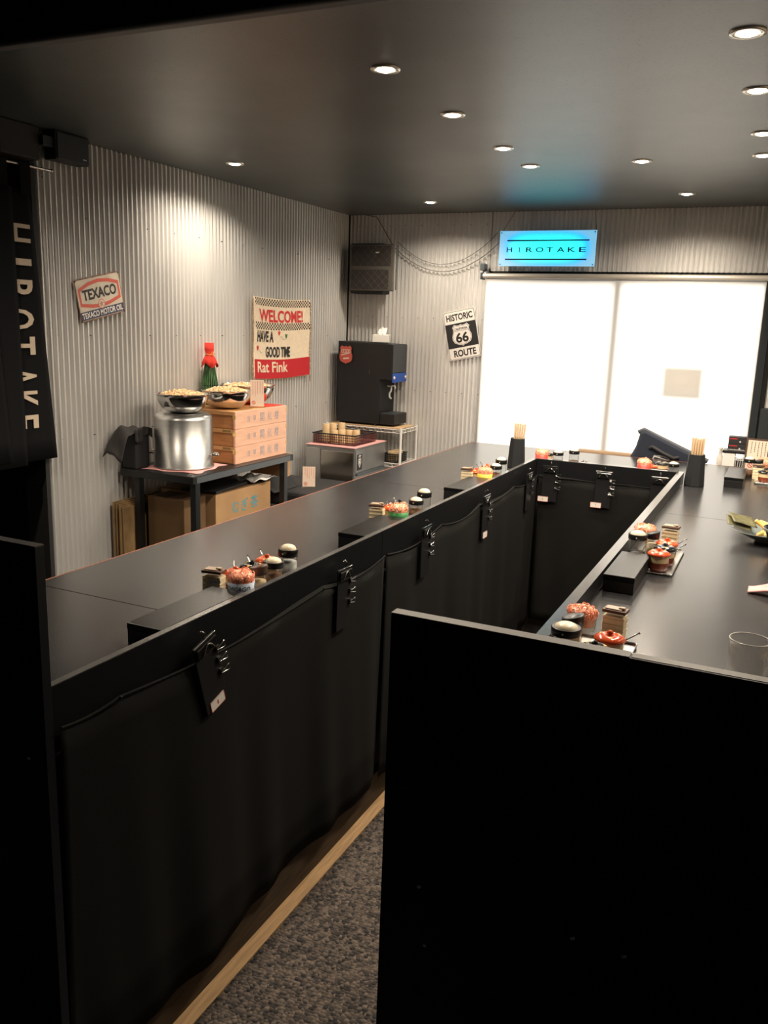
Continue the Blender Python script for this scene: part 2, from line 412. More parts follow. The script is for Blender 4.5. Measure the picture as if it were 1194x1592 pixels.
m.grid(lambda u, v: (-0.825+1.660*u, -0.006+0.004*math.sin(u*9)*(1-v), -0.02-1.86*(1-v)), 40, 4)
m.build('blind_fabric', BLIND, bl)
MB().box(-0.825, 0.835, -0.014, 0.004, -1.905, -1.875).build('bottom_bar', WHITEP, bl, bevel=0.003)
for x in (-0.853, 0.850): bx(x-0.006, x+0.006, -0.022, 0.05, -0.022, 0.022).build('bracket', GREYM, bl, bevel=0.003)
cb = thing('cable_clamp', 'small grey metal clamp on wall at the left end of the roller blind', 'clamp', (-1.875, 5.466, 2.0))
bx(-0.022, 0.012, -0.03, 0.012, 0.0, 0.045).build('body', GREYM, cb, bevel=0.004)
MB().lathe([(0.0, -0.03), (0.013, -0.026), (0.017, -0.01), (0.013, 0.004), (0, 0.008)], 14, (0.018, -0.02, -0.012)).build('knob', GREYJ, cb)

# ------------------------------------------------------------------ header beam
hb = struct(MB().grid(lambda u, v: (-2.9+3.6*u, 0.985, 2.030-0.010*u+0.004*math.cos(u*5)+v*(ZC-2.040)), 30, 1).build('trim_3', LAMP_, solid=0.03))
hb.name = 'trim_3'
for p in ((-0.96, 2.043+0.02), (-0.657, 2.045)):
    MB().lathe([(0.003, 0), (0.002, 0.0015)], 8).build('screw_head', GREYJ, hb, loc=(p[0], 0.984, p[1]), rot=(PI/2, 0, 0))

# ------------------------------------------------------------------ downlights
LIGHTS = [(-1.165, 2.42), (-1.173, 2.989), (-1.177, 3.583), (-1.18, 3.998), (-0.689, 3.996), (-2.078, 4.993), (-0.609, 4.96),
          (-2.511, 3.60), (-0.195, 2.417), (-0.193, 2.965), (-0.196, 3.573), (-0.209, 3.989)]
LLAB = ['ceiling downlight nearest the header beam, left row over the counter', 'second ceiling downlight of the left row behind the nearest one',
        'third ceiling downlight of the left row over the counter', 'fourth and farthest ceiling downlight of the left row',
        'ceiling downlight alone between the two rows, above the middle of the counter', 'ceiling downlight in front of the corner speaker, far left',
        'ceiling downlight nearest the window, right of the blue sign', 'ceiling downlight close to the left corrugated wall, above the noodle table',
        'largest ceiling downlight at the top right corner of the photo', 'second ceiling downlight down the right edge of the photo',
        'third ceiling downlight down the right edge of the photo', 'lowest ceiling downlight at the right edge of the photo']
RIM = mat('lamp_rim', (0.7, 0.66, 0.58), 0.25, 0.6)
LENS = mat('lamp_lens', (1, .9, .75), 0.4, emit=(1.0, 0.86, 0.66), estr=14.0)
spot = bpy.data.lights.new('downlight_beam', 'SPOT'); spot.energy = LAMP; spot.color = (1.0, 0.86, 0.69)
spot.spot_size = math.radians(158); spot.spot_blend = 0.85; spot.shadow_soft_size = 0.03
LIGHTS += [(0.78, 2.42), (0.78, 3.58), (0.78, 4.6), (-2.3, 1.6)]  # unseen lamps added to brighten the room
LLAB += ['ceiling downlight over the right hand seats, outside the photo, nearest', 'ceiling downlight over the right hand seats, outside the photo, middle',
         'ceiling downlight over the right hand seats, outside the photo, farthest', 'ceiling downlight over the left seats near the partition, hidden by the header beam']
for (x, y), lab in zip(LIGHTS, LLAB):
    t = thing('ceiling_downlight', lab, 'ceiling light', (x, y, ZC), group='downlights in the dark ceiling')
    MB().lathe([(0.029, 0.0), (0.029, -0.004), (0.043, -0.0045), (0.044, 0.0)], 28, caps=False).build('rim', RIM, t)
    MB().lathe([(0.0, -0.008), (0.018, -0.007), (0.026, -0.0035), (0.0285, -0.0005)], 24, caps=False).build('lamp', LENS, t)
    lo = bpy.data.objects.new('beam', spot); col.objects.link(lo); lo.parent = t; lo.location = (0, 0, -0.035)

# ------------------------------------------------------------------ counter
X0, X1 = -1.128, -0.436          # aisle faces of left and right rails
XLO, XRO = -1.144, -0.408
YN, YR, YE = 1.045, 4.286, 5.0
ctr = struct(thing('counter', None, None)); 
del ctr['kind']
tag(ctr, 'black U-shaped restaurant counter running round the kitchen aisle to the window', 'counter')
def slab(x0, x1, y0, y1): return bx(x0, x1, y0, y1, ZT-0.03, ZT).build('counter_slab', LAM, ctr, bevel=0.0012)
g = 0.0008
slab(-1.735, XLO, YN, 1.572-g); slab(-1.735, XLO, 1.572+g, 3.447-g); slab(-1.735, XLO, 3.447+g, YE)
slab(XLO+g, XRO-g, 4.316, YE)
slab(XRO, 0.22, 1.055, 3.50-g); slab(XRO, 0.22, 3.50+g, YE)
bx(-1.7395, -1.7355, YN, YE, ZT-0.031, ZT+0.0005).build('edge_band', EDGE, ctr)
bx(-1.735, 0.22, YE+0.0003, YE+0.003, ZT-0.031, ZT+0.0005).build('edge_band', EDGE, ctr)
# rails: upright boards above the table edge
def rail(x0, x1, y0, y1):
    bx(x0, x1, y0, y1, 0.885, ZR-0.001).build('rail_board', LAMR, ctr, bevel=0.001)
    bx(x0, x1, y0, y1, ZR-0.001, ZR).build('rail_cap', CAPD, ctr)
rail(XLO, X0, YN, 2.43-g); rail(XLO, X0, 2.43+g, 4.316)
rail(X1, XRO, 1.055, 3.0-g); rail(X1, XRO, 3.0+g, 4.316)
rail(X0+g, X1-g, 4.286, 4.316)
bx(XRO, XRO+0.004, 1.06, 4.2, ZT, ZT+0.004).build('sealant', BLKL, ctr)
# carcass under the table and kick board
bx(XLO-0.034, XLO-0.012, YN, 4.33, 0.0, 0.885).build('back_panel', BLACKW, ctr)
bx(XRO-0.002, XRO+0.02, 1.06, 4.33, 0.0, 0.885).build('back_panel', BLACKW, ctr)
bx(XLO, XRO, 4.312, 4.332, 0.0, 0.885).build('back_panel', BLACKW, ctr)
bx(XLO-0.012, -1.137, YN, 4.29, 0.0, 0.12).build('kick_board', WOODK, ctr)
bx(-1.5, -1.48, 1.1, 4.9, 0, ZT-0.03).build('support_panel', BLACKW, ctr)
bx(0.0, 0.02, 1.1, 4.9, 0, ZT-0.03).build('support_panel', BLACKW, ctr)
bx(-1.48, 0.0, 4.88, 4.9, 0, ZT-0.03).build('support_panel', BLACKW, ctr)

st = MB().box(-1.136, -1.094, 1.05, 4.28, 0.0, 0.012).build('trim_4', WOODL); struct(st)
# ragged edged loop mat in the aisle
def rag():
    m = MB(); n = 500; rr = random.Random(3); pts = []
    for i in range(n+1):
        y = 0.2+4.05*i/n; pts.append((-1.0935+rr.uniform(-.003, .003)+0.002*math.sin(i*.4), y))
    poly_top = []
    vs = []; fs = []
    for (x, y) in pts:
        vs += [(x, y, 0.0), (x, y, 0.010), (-0.44, y, 0.010), (-0.44, y, 0.0)]
    for i in range(n):
        a_ = 4*i; b_ = a_+4
        fs += [(a_, a_+1, b_+1, b_), (a_+1, a_+2, b_+2, b_+1), (a_+2, a_+3, b_+3, b_+2)]
    m.add(vs, fs)
    return m
tag(rag().build('floor_mat', DARKRUG), 'dark grey looped floor mat with ragged edge in the kitchen aisle', 'mat')

# ------------------------------------------------------------------ curtains below the rails
def curtain(name, label, u0, u1, pins, face, zb=0.125, hem_z=0.918, seed=1, sag=0.022):
    rr = random.Random(seed); ph = [rr.uniform(0, 6) for _ in range(4)]
    def top(u):
        for a_, b_ in zip(pins[:-1], pins[1:]):
            if a_ <= u <= b_:
                k = (u-a_)/(b_-a_); return hem_z-sag*4*k*(1-k)*min(1, (b_-a_)/.4)
        return hem_z-sag
    def fn(i, v):
        u = u0+(u1-u0)*i; t = top(u); z = zb+0.01*math.sin(u*4)+(t-zb)*v
        d = (0.003+0.011*(1-v))*math.sin(u*9+ph[0])+(0.007*(1-v)+.0012)*math.sin(u*23+ph[1])+0.004*(1-v)*math.sin(u*41+ph[2]+z*3)
        return (u, 0.023+d, z)
    n = int((u1-u0)*60)+2
    def put(p):
        u, d, z = p
        if face == 'left': return (X0-0.004+d*0.8, u, z)
        if face == 'right': return (X1+0.004-d*0.8, u, z)
        return (u, YR+0.004-d*0.8, z)
    m = MB(); m.grid(lambda a_, v: put(fn(a_, v)), n, 16)
    o = m.build(name, CURT); tag(o, label, 'curtain', 'black cloth curtains under the rails')
    k = o.modifiers.new('solid', 'SOLIDIFY'); k.thickness = 0.0015
    h = MB(); h.tube([put((u0+(u1-u0)*i/n, 0.024+.003*math.sin((u0+(u1-u0)*i/n)*9+ph[0]), top(u0+(u1-u0)*i/n))) for i in range(n+1)], 0.0028, 6)
    h.build('hem', CURT, o)
    for p in pins:
        if u0+0.01 < p < u1-0.005:
            q = Vector(put((p, 0.027, hem_z))); d = 0.003
            MB().box(q.x-d, q.x+d, q.y-d, q.y+d, q.z-d, q.z+d).build('pin', BLKL, o, bevel=0.001)
    return o
curtain('aisle_curtain', 'long black curtain under the left rail, its near half', 1.05, 2.425, [1.05, 1.2, 2.014, 2.43], 'left', seed=1, sag=0.018, hem_z=0.915)
curtain('aisle_curtain', 'black curtain under the left rail, its far half to the corner', 2.435, 4.27, [2.43, 2.927, 3.35, 3.85, 4.3], 'left', seed=5)
curtain('aisle_curtain', 'short black curtain under the far rail, below three hanging clipboards', X0+0.02, X1-0.02, [X0, -0.93, -0.66, X1], 'far', seed=9, hem_z=0.908, sag=0.004)
curtain('aisle_curtain', 'black curtain under the right rail, facing away into the aisle', 1.08, 4.25, [1.05, 1.7, 2.4, 3.1, 3.8, 4.3], 'right', seed=12)

# ------------------------------------------------------------------ near partitions
pr = tag(thing('partition_panel', None, None, (0, 1.035, 0)), 'big black partition panel with a beige top edge, right foreground', 'partition', 'black partitions at the counter ends')
bx(-0.463, 0.9, 0, 0.02, 0.0, 1.2548).build('panel', LAMP_, pr, bevel=0.0008)
bx(-0.463, -0.138, 0, 0.02, 1.255, 1.2565).build('cap_strip', CAP, pr)
bx(-0.136, 0.9, 0.004, 0.02, 1.2535, 1.2555).build('cap_strip', CAP, pr)
for x, z in ((-0.402, 0.844), (-0.175, 0.842), (-0.106, 0.840), (-0.388, 0.75), (0.2, 0.84)):
    MB().lathe([(0.0034, 0), (0.003, 0.0012), (0.001, 0.0014)], 10).build('screw_head', GREYJ, pr, loc=(x, -0.0003, z), rot=(PI/2, 0, 0))
pl = tag(thing('partition_panel', None, None, (0, 1.02, 0)), 'black partition panel at the left edge, standing at the near counter end', 'partition', 'black partitions at the counter ends')
bx(-1.9, -1.122, 0, 0.02, 0.0, 1.2585).build('panel', LAMP_, pl, bevel=0.0008)
bx(-1.9, -1.122, 0, 0.02, 1.2587, 1.2600).build('cap_strip', CAPD, pl)
MB().lathe([(0.0034, 0), (0.003, 0.0012), (0.001, 0.0014)], 10).build('screw_head', GREYJ, pl, loc=(-1.166, -0.0003, 0.857), rot=(PI/2, 0, 0))

# ------------------------------------------------------------------ noren at the left doorway
nr = thing('noren_curtain', 'black noren cloth with cream vertical lettering, left edge by corrugated wall', 'curtain', (-2.845, 0, 0))
def cloth_panel(y0, y1a, y1b, z0, z1, xo, amp, ph, k=22):
    def fn(u, v):
        y1 = y1b+(y1a-y1b)*v; y = y0+(y1-y0)*u
        return (xo+amp*math.sin(y*k+ph)*(0.4+0.6*(1-v)), y, z0+(z1-z0)*v)
    return MB().grid(fn, 60, 12)
cloth_panel(1.3, 2.66, 2.735, 1.03, 2.118, 0.0, 0.004, 0.3, 12).build('cloth', NOREN, nr, solid=0.0015)
cloth_panel(1.3, 2.552, 2.560, 1.02, 2.12, 0.022, 0.004, 1.0, 16).build('front_fold', NOREN, nr, solid=0.0015)
cloth_panel(1.3, 2.40, 2.47, 1.045, 2.12, 0.045, 0.012, 2.2, 19).build('front_fold', NOREN, nr, solid=0.0015)
for y in (2.52, 2.635, 2.40, 2.28):
    MB().tube([(0.004*math.cos(t)+0.004, y, 0) for t in (0,)] + [(0, y, 0)], .001, 3) if False else None
    m = MB(); m.box(-0.010, -0.008, y-0.026, y+0.026, 2.10, 2.222).box(0.008, 0.010, y-0.026, y+0.026, 2.10, 2.222).box(-0.010, 0.010, y-0.026, y+0.026, 2.220, 2.222)
    m.build('hanging_loop', NOREN, nr)
zs = [(1.985, 1.915, 'H'), (1.852, 1.826, 'I'), (1.770, 1.692, 'R'), (1.655, 1.575, 'O'), (1.545, 1.472, 'T'), (1.420, 1.350, 'A'), (1.325, 1.255, 'K'), (1.225, 1.168, 'E')]
for i, (za, zb, ch) in enumerate(zs):
    yr = 2.646-0.001*i
    m = lettering(ch, za-zb, 0.155, bold=0.02)
    place(m, Matrix(((0, 0, 1, 0.0075), (0, 1, 0, yr-0.0775), (-1, 0, 0, (za+zb)/2), (0, 0, 0, 1))))
    m.build('lettering', WHITEC, nr)
rod = thing('curtain_rod', 'thin chrome rod carrying the black noren on the left', 'rod', (-2.845, 2.1, 2.212))
MB().tube([(0, -0.9, 0), (0, 0.675, 0)], 0.0055, 10).build('tube', CHROME, rod)
MB().lathe([(0.0, -0.008), (0.008, -0.004), (0.008, 0.004), (0, 0.008)], 10).build('end_cap', CHROME, rod, loc=(0, 0.68, 0), rot=(PI/2, 0, 0))
m = MB(); m.tube([(-0.036, 0.645, 0.015), (-0.02, 0.645, 0.015), (0.0, 0.645, -0.008), (0.006, 0.645, 0.0)], 0.0025, 6)
m.tube([(-0.032, 0.645, -0.02), (-0.03, 0.645, -0.03), (-0.02, 0.645, -0.034), (-0.012, 0.645, -0.024)], 0.002, 6)
m.build('hook', CHROME, rod)
sp = thing('ceiling_speaker_box', 'dark box shaped speaker under the ceiling above the noren', 'speaker', (-2.83, 2.85, 2.365))
bx(-.024, .040, -.095, .090, -.114, -.002).build('body', BLKM, sp, bevel=.004)
bx(.040, .044, -.088, .083, -.108, -.008).build('grille', BLKM, sp, bevel=.002)
bx(-.10, .012, -.345, -.150, -.128, -.002).build('rear_housing', mat('dark_brown_box', (0.018, 0.014, 0.011), 0.7), sp, bevel=.004)
bx(.0, .03, -.150, -.094, -.07, -.03).build('bracket', BLKM, sp, bevel=.002)
bx(.044, .0445, .05, .07, -.095, -.091).build('label_plate', GREYJ, sp)

# ------------------------------------------------------------------ wall signs
# motor oil sign
ts = thing('enamel_sign', 'small rusty cream and red motor oil sign tilted on the left wall', 'sign', (-2.866, 3.054, 1.722), LEFT_ROT)
ts.rotation_euler = (Matrix.Rotation(PI/2, 4, 'Z') @ Matrix.Rotation(PI/2, 4, 'X') @ RZ(math.radians(12))).to_euler()
m = MB(); n = 14; w, h = 0.142, 0.094
poly = []
for i in range(n+1): poly.append((-w+2*w*i/n, -h+(0.0025 if i % 2 else 0)))
for i in range(n+1): poly.append((w-2*w*i/n, h-(0.0025 if i % 2 else 0)))
m.prism(poly, 0.0, 0.002); m.build('plate', RUST, ts)
bx(-w+.004, w-.004, -h+.006, h-.006, 0.002, 0.0025).build('enamel_face', SIGNC, ts)
def ring(outer, inner, z0, z1):
    m = MB(); n = len(outer)
    vs = [(x, y, z1) for x, y in outer]+[(x, y, z1) for x, y in inner]
    m.add(vs, [(i, (i+1) % n, n+(i+1) % n, n+i) for i in range(n)]); return m
O = [(-.130, .052), (-.065, .073), (0, .080), (.065, .073), (.130, .052), (.130, -.024), (.06, -.040), (0, -.046), (-.06, -.040), (-.130, -.024)]
I = [(-.118, .040), (-.06, .058), (0, .064), (.06, .058), (.118, .040), (.118, -.012), (.055, -.025), (0, -.030), (-.055, -.025), (-.118, -.012)]
ring(O, I, 0, 0.0028).build('red_hexagon_border', REDM, ts)
bx(-w+.004, w-.004, -0.086, -0.049, 0.0025, 0.0028).build('blue_band', NAVYP, ts)
place(lettering('TEXACO', 0.215, 0.048, bold=0.035), T(0, 0.020, 0.0031)).build('lettering', DARKP, ts)
place(lettering('TEXACO MOTOR OIL', 0.262, 0.026, bold=0.03), T(0, -0.067, 0.0031)).build('lettering', PAPER, ts)
circ = lambda r, n=28: [(r*math.cos(2*PI*k/n), r*math.sin(2*PI*k/n)) for k in range(n)]
place(MB().prism(circ(0.021), 0, .0001), T(0, -0.031, 0.0030)).build('emblem_disc', SIGNC, ts)
place(ring(circ(0.021), circ(0.0185), 0, .0004), T(0, -0.031, 0.0030)).build('emblem_ring', REDM, ts)
def star(r1, r2): return [((r1 if k % 2 == 0 else r2)*math.sin(PI*k/5), (r1 if k % 2 == 0 else r2)*math.cos(PI*k/5)) for k in range(10)]
place(ring(star(0.014, 0.006), star(0.0095, 0.0036), 0, .0005), T(0, -0.031, 0.0030)).build('emblem_star', REDM, ts)
place(lettering('T', 0.006, 0.008, bold=.03), T(0, -0.031, 0.0036)).build('emblem_letter', DARKP, ts)
for p in ((-.136, .086), (.136, .086), (-.136, -.086), (.136, -.086)):
    MB().lathe([(0.0035, 0.0022), (0.0028, 0.004), (0.0, 0.0045)], 10, (p[0], p[1], 0)).build('nail', DARKP, ts)

# highway shield sign
hs = thing('highway_sign', 'black and white historic route shield sign tilted left of the window', 'sign', (-2.011, 5.478, 1.591), FAR_ROT)
hs.rotation_euler = (Matrix.Rotation(PI/2, 4, 'X') @ RZ(math.radians(12.5))).to_euler()
def rrect(w, h, r, n=5):
    p = []
    for cx, cy, a0 in ((w-r, h-r, 0), (-w+r, h-r, PI/2), (-w+r, -h+r, PI), (w-r, -h+r, 1.5*PI)):
        for k in range(n+1):
            t = a0+PI/2*k/n; p.append((cx+r*math.cos(t), cy+r*math.sin(t)))
    return p
w, h = 0.1125, 0.161
MB().prism(rrect(w, h, .014), 0, .002).build('plate', SIGNW, hs)
ring(rrect(w-.004, h-.004, .012), rrect(w-.0068, h-.0068, .011), 0, .0023).build('border_line', DARKP, hs)
bx(-w+.006, w-.006, -0.082, 0.078, 0.002, 0.0024).build('black_field', DARKP, hs)
sh = [(-.062, .052), (-.045, .070), (-.03, .064), (-.012, .062), (0, .068), (.012, .062), (.03, .064), (.045, .070), (.062, .052), (.055, .040),
      (.058, .02), (.068, -.005), (.068, -.028), (.056, -.050), (.030, -.062), (.010, -.066), (0, -.074), (-.010, -.066), (-.030, -.062),
      (-.056, -.050), (-.068, -.028), (-.068, -.005), (-.058, .02), (-.055, .040)]
MB().prism([(x*1.0, y) for x, y in sh], .0024, .0028).build('shield', SIGNW, hs)
ring([(x*.94, y*.94) for x, y in sh], [(x*.91, y*.91) for x, y in sh], 0, .0031).build('shield_outline', DARKP, hs)
bx(-.052, .052, .026, .028, .0028, .0031).build('shield_bar', DARKP, hs)
place(lettering('HISTORIC', 0.186, 0.044, bold=0.035), T(0, 0.118, .0023)).build('lettering', DARKP, hs)
place(lettering('ROUTE', 0.158, 0.046, bold=0.035), T(0.004, -0.119, .0023)).build('lettering', DARKP, hs)
place(lettering('CALIFORNIA', 0.092, 0.015, bold=.03), T(0, 0.040, .0032)).build('lettering', DARKP, hs)
place(lettering('66', 0.090, 0.066, bold=0.03), T(0, -0.018, .0032)).build('lettering', DARKP, hs)

# lit box sign
ls = thing('light_box_sign', 'blue glowing light box sign hanging above the window', 'sign', (-1.459, 5.44, 2.131), FAR_ROT)
bx(-.300, .300, -.104, .104, 0.0, 0.034).build('housing', mat('sign_housing', (0.35, 0.36, 0.37), 0.4), ls, bevel=0.003)
bx(-.303, .303, -.106, .106, 0.034, 0.040).build('acrylic_face', BLUELIT, ls, bevel=0.001)
NAVYD = mat('sign_navy', (0.003, 0.01, 0.05), 0.5)
bx(-.253, .262, .044, .052, 0.040, 0.0408).build('line_bar', NAVYD, ls)
bx(-.262, .252, -.069, -.061, 0.040, 0.0408).build('line_bar', NAVYD, ls)
for i, ch in enumerate('HIROTAKE'):
    wd_ = [.036, .005, .042, .048, .042, .048, .048, .042][i]
    cx = [-.236, -.172, -.108, -.042, .022, .090, .158, .224][i]
    place(lettering(ch, wd_, 0.030, bold=0.012 if ch != 'I' else 0), T(cx, -0.0075, .0409)).build('lettering', NAVYD, ls)
bx(-.180, -.164, .0055, .0075, .0405, .0412).build('letter_serif', NAVYD, ls); bx(-.180, -.164, -.0225, -.0205, .0405, .0412).build('letter_serif', NAVYD, ls)
for p in ((-.292, .095), (.292, .095), (-.292, -.095), (.292, -.095)):
    MB().lathe([(0.004, 0.040), (0.004, 0.042), (0, 0.043)], 10, (p[0], p[1], 0)).build('screw_head', GREYM, ls)
m = MB(); m.tube([(-.222, .226, .01), (-.255, .17, .015), (-.292, .104, .02)], .0015, 5); m.tube([(.277, .226, .01), (.285, .17, .015), (.295, .104, .02)], .0015, 5)
m.build('hanging_wires', GREYM, ls)
cd = MB(); 
def sagline(p0, p1, dz, n=26): 
    return [Vector(p0).lerp(Vector(p1), i/n)+Vector((0, -0.003*math.sin(i), -4*dz*(i/n)*(1-i/n))) for i in range(n+1)]
cd.tube([(-2.74, 5.466, 2.36), (-2.66, 5.466, 2.345), (-2.525, 5.466, 2.15)]+sagline((-2.52, 5.466, 2.147), (-1.79, 5.466, 2.17), 0.165)[1:], 0.0028, 6)
tag(cd.build('sign_cable', mat('grey_cable', (0.16, 0.145, 0.125), 0.5)), 'lower grey cable sagging on the far wall from corner to blue sign', 'cable', 'cables sagging on the far wall')
cd = MB(); cd.tube(sagline((-2.50, 5.468, 2.185), (-1.80, 5.468, 2.235), 0.17), 0.0022, 6)
tag(cd.build('sign_cable', MATS['grey_cable']), 'upper thinner cable sagging on the far wall to the blue sign', 'cable', 'cables sagging on the far wall')

# corner speaker
cs = thing('wall_speaker', 'grey grilled square speaker high in the far left corner', 'speaker', (-2.617, 5.33, 2.005), FAR_ROT)
bx(-.166, .08, -.168, .158, -.12, .0).build('cabinet', BLKM, cs, bevel=0.01)
bx(-.165, .165, -.150, .150, 0.001, 0.014).build('front_frame', MESHG, cs, bevel=0.006)
INS = mat('grille_recess', (0.035, 0.03, 0.027), 0.6)
bx(-.148, .142, .012, .140, 0.0142, 0.0150).build('grille_panel', INS, cs); bx(-.148, .128, -.138, -.012, 0.0142, 0.0150).build('grille_panel', INS, cs)
wm = MB()
for (x0, x1, z0, z1) in ((-.148, .142, .012, .140), (-.148, .128, -.138, -.012)):
    st_ = .055
    for sgn in (1, -1):
        c_ = -0.5
        while c_ < .5:
            # line x*sgn + c = z
            pts = []
            for x in (x0, x1):
                z = sgn*x+c_
                if z0 <= z <= z1: pts.append((x, z))
            for z in (z0, z1):
                x = (z-c_)/sgn
                if x0 < x < x1: pts.append((x, z))
            if len(pts) == 2: wm.tube([(pts[0][0], pts[0][1], .0160), (pts[1][0], pts[1][1], .0160)], .0012, 4)
            c_ += st_
wm.build('grille_wires', MESHG, cs)['kind'] = 'stuff'
MB().tube([(.172, .15, -.01), (.172, -.14, -.01)], .004, 6).build('cable', GREYM, cs)
bx(.03, .055, .094, .101, .017, .0175).build('badge', PAPER, cs)

# burlap welcome banner
bn = thing('welcome_banner', 'burlap welcome banner with red lettering and checker bands on left wall', 'banner', (-2.858, 4.575, 1.532), LEFT_ROT)
BW, BH = 0.325, 0.236
def bwarp(v, dz=0.0): 
    x, y = v[0], v[1]
    return (x+0.012*(y < 0)*y*0, y-0.010*math.cos(x*5)+0.008, 0.006+0.004*math.sin(x*14+1)+0.002*math.sin(y*20)+0.012*abs(x/BW)**3+dz)
MB().grid(lambda u, v: bwarp(((2*u-1)*BW, (2*v-1)*BH)), 40, 20).build('cloth', BANN, bn, solid=0.001)
def bquad(x0, x1, y0, y1, name, mt, nu=30, nv=4, dz=.0012):
    MB().grid(lambda u, v: bwarp((x0+(x1-x0)*u, y0+(y1-y0)*v), dz), nu, nv).build(name, mt, bn)
bquad(-BW+.012, BW, -BH, -BH*.52, 'red_field', BRED)
ck = MB()
for (ytop, rows) in ((BH-.004, 4), (BH*.40, 4)):
    for r in range(rows):
        for c_ in range(46):
            if (c_+r) % 2: continue
            x0 = -BW+.022+c_*.01365; y0 = ytop-(r+1)*.0105
            ck.add([bwarp((x0, y0), .0014), bwarp((x0+.0128, y0), .0014), bwarp((x0+.0128, y0+.0102), .0014), bwarp((x0, y0+.0102), .0014)], [(0, 1, 2, 3)])
ck.build('checker_squares', DARKP, bn)['kind'] = 'stuff'
def btext(t, cx, cy, w, h, mt, bold=0.01, slant=0.0):
    lettering(t, w, h, bold=bold, slant=slant, warp=lambda v: bwarp((v[0]+cx, v[1]+cy), .0022)).build('lettering', mt, bn)
btext('WELCOME!', -.005, .134, .50, .074, REDP, .03)
btext('HAVE A', -.185, .012, .185, .066, DARKP, .04)
btext('GOOD TIME', -.040, -.078, .27, .066, DARKP, .04)
btext('Rat Fink', -.105, -.168, .34, .064, BANN, .02)
def heart(cx, cy, s, mt):
    pts = [(0, -1), (.7, -.2), (.95, .4), (.7, .85), (.3, .8), (0, .4), (-.3, .8), (-.7, .85), (-.95, .4), (-.7, -.2)]
    MB().add([bwarp((cx+x*s*.8, cy+y*s), .0022) for x, y in pts], [tuple(range(10))]).build('heart_print', mt, bn)
heart(-.035, .035, .016, REDP); heart(.045, .018, .016, GRN); heart(-.27, -.058, .017, REDP)
m = MB()
for c0, c1 in (((-.02, .012), (.035, -.004)), ((-.255, -.075), (-.215, -.085))):
    m.tube([bwarp((c0[0]+(c1[0]-c0[0])*k/8, c0[1]+(c1[1]-c0[1])*k/8+.006*math.sin(k)), .003) for k in range(9)], .0009, 4)
m.build('curl_print', DARKP, bn)
fr = MB(); rr = random.Random(4)
for sx in (-1, 1):
    for k in range(110):
        y = -BH-.03+(2*BH+.03)*k/110
        if y < -BH and sx < 0: continue
        x0 = sx*(BW-.001); z = bwarp((x0, y))[2]
        fr.tube([(x0, y, z), (x0+sx*rr.uniform(.008, .02), y-rr.uniform(0.002, .014), z+rr.uniform(-.002, .004))], .0017, 3)
for k in range(64):
    x0 = -BW+.02+(2*BW-.02)*k/64; p = bwarp((x0, -BH))
    fr.tube([p, (p[0]+rr.uniform(-.002, .002), p[1]-.008, p[2])], .0012, 3)
fr.build('fringe', FRNG, bn)['kind'] = 'stuff'

# ------------------------------------------------------------------ noodle table, left
TX0, TX1, TY0, TY1, TZ = -2.852, -2.424, 3.134, 4.02, 0.926
nt_ = thing('prep_table', 'black metal side table against the left wall, under stock pot and boxes', 'table', ((TX0+TX1)/2, (TY0+TY1)/2, 0))
hx, hy = (TX1-TX0)/2, (TY1-TY0)/2
bx(-hx, hx, -hy, hy, TZ-.004, TZ).build('tabletop', TABM, nt_, bevel=0.001)
m = MB(); m.box(-hx, hx, -hy, -hy+.03, TZ-.034, TZ-.0042).box(-hx, hx, hy-.03, hy, TZ-.034, TZ-.0042).box(-hx, -hx+.03, -hy+.03, hy-.03, TZ-.034, TZ-.0042)
m.build('apron', TABM, nt_, bevel=.001)
bx(hx-.03, hx, -hy+.03, hy-.03, TZ-.034, TZ-.0042).build('front_apron', TABE, nt_, bevel=.001)
for x in (-hx+.062, hx-.035):
    for y in (-hy+.02, hy-.09): bx(x+.002, x+.033, y, y+.035, 0, TZ-.034).build('leg', TABM, nt_, bevel=.001)
tag(place(MB().grid(lambda u, v: ((u-.5)*.30+.008*math.sin(v*14), (v-.5)*.30+.008*math.sin(u*11), .0015+.0008*math.sin(u*9+v*7)), 14, 14), RZ(.15)).build('pink_cloth', PINK, loc=(-2.635, 3.345, TZ), solid=.0015),
    'thin pink cloth spread under the steel stock pot', 'cloth')

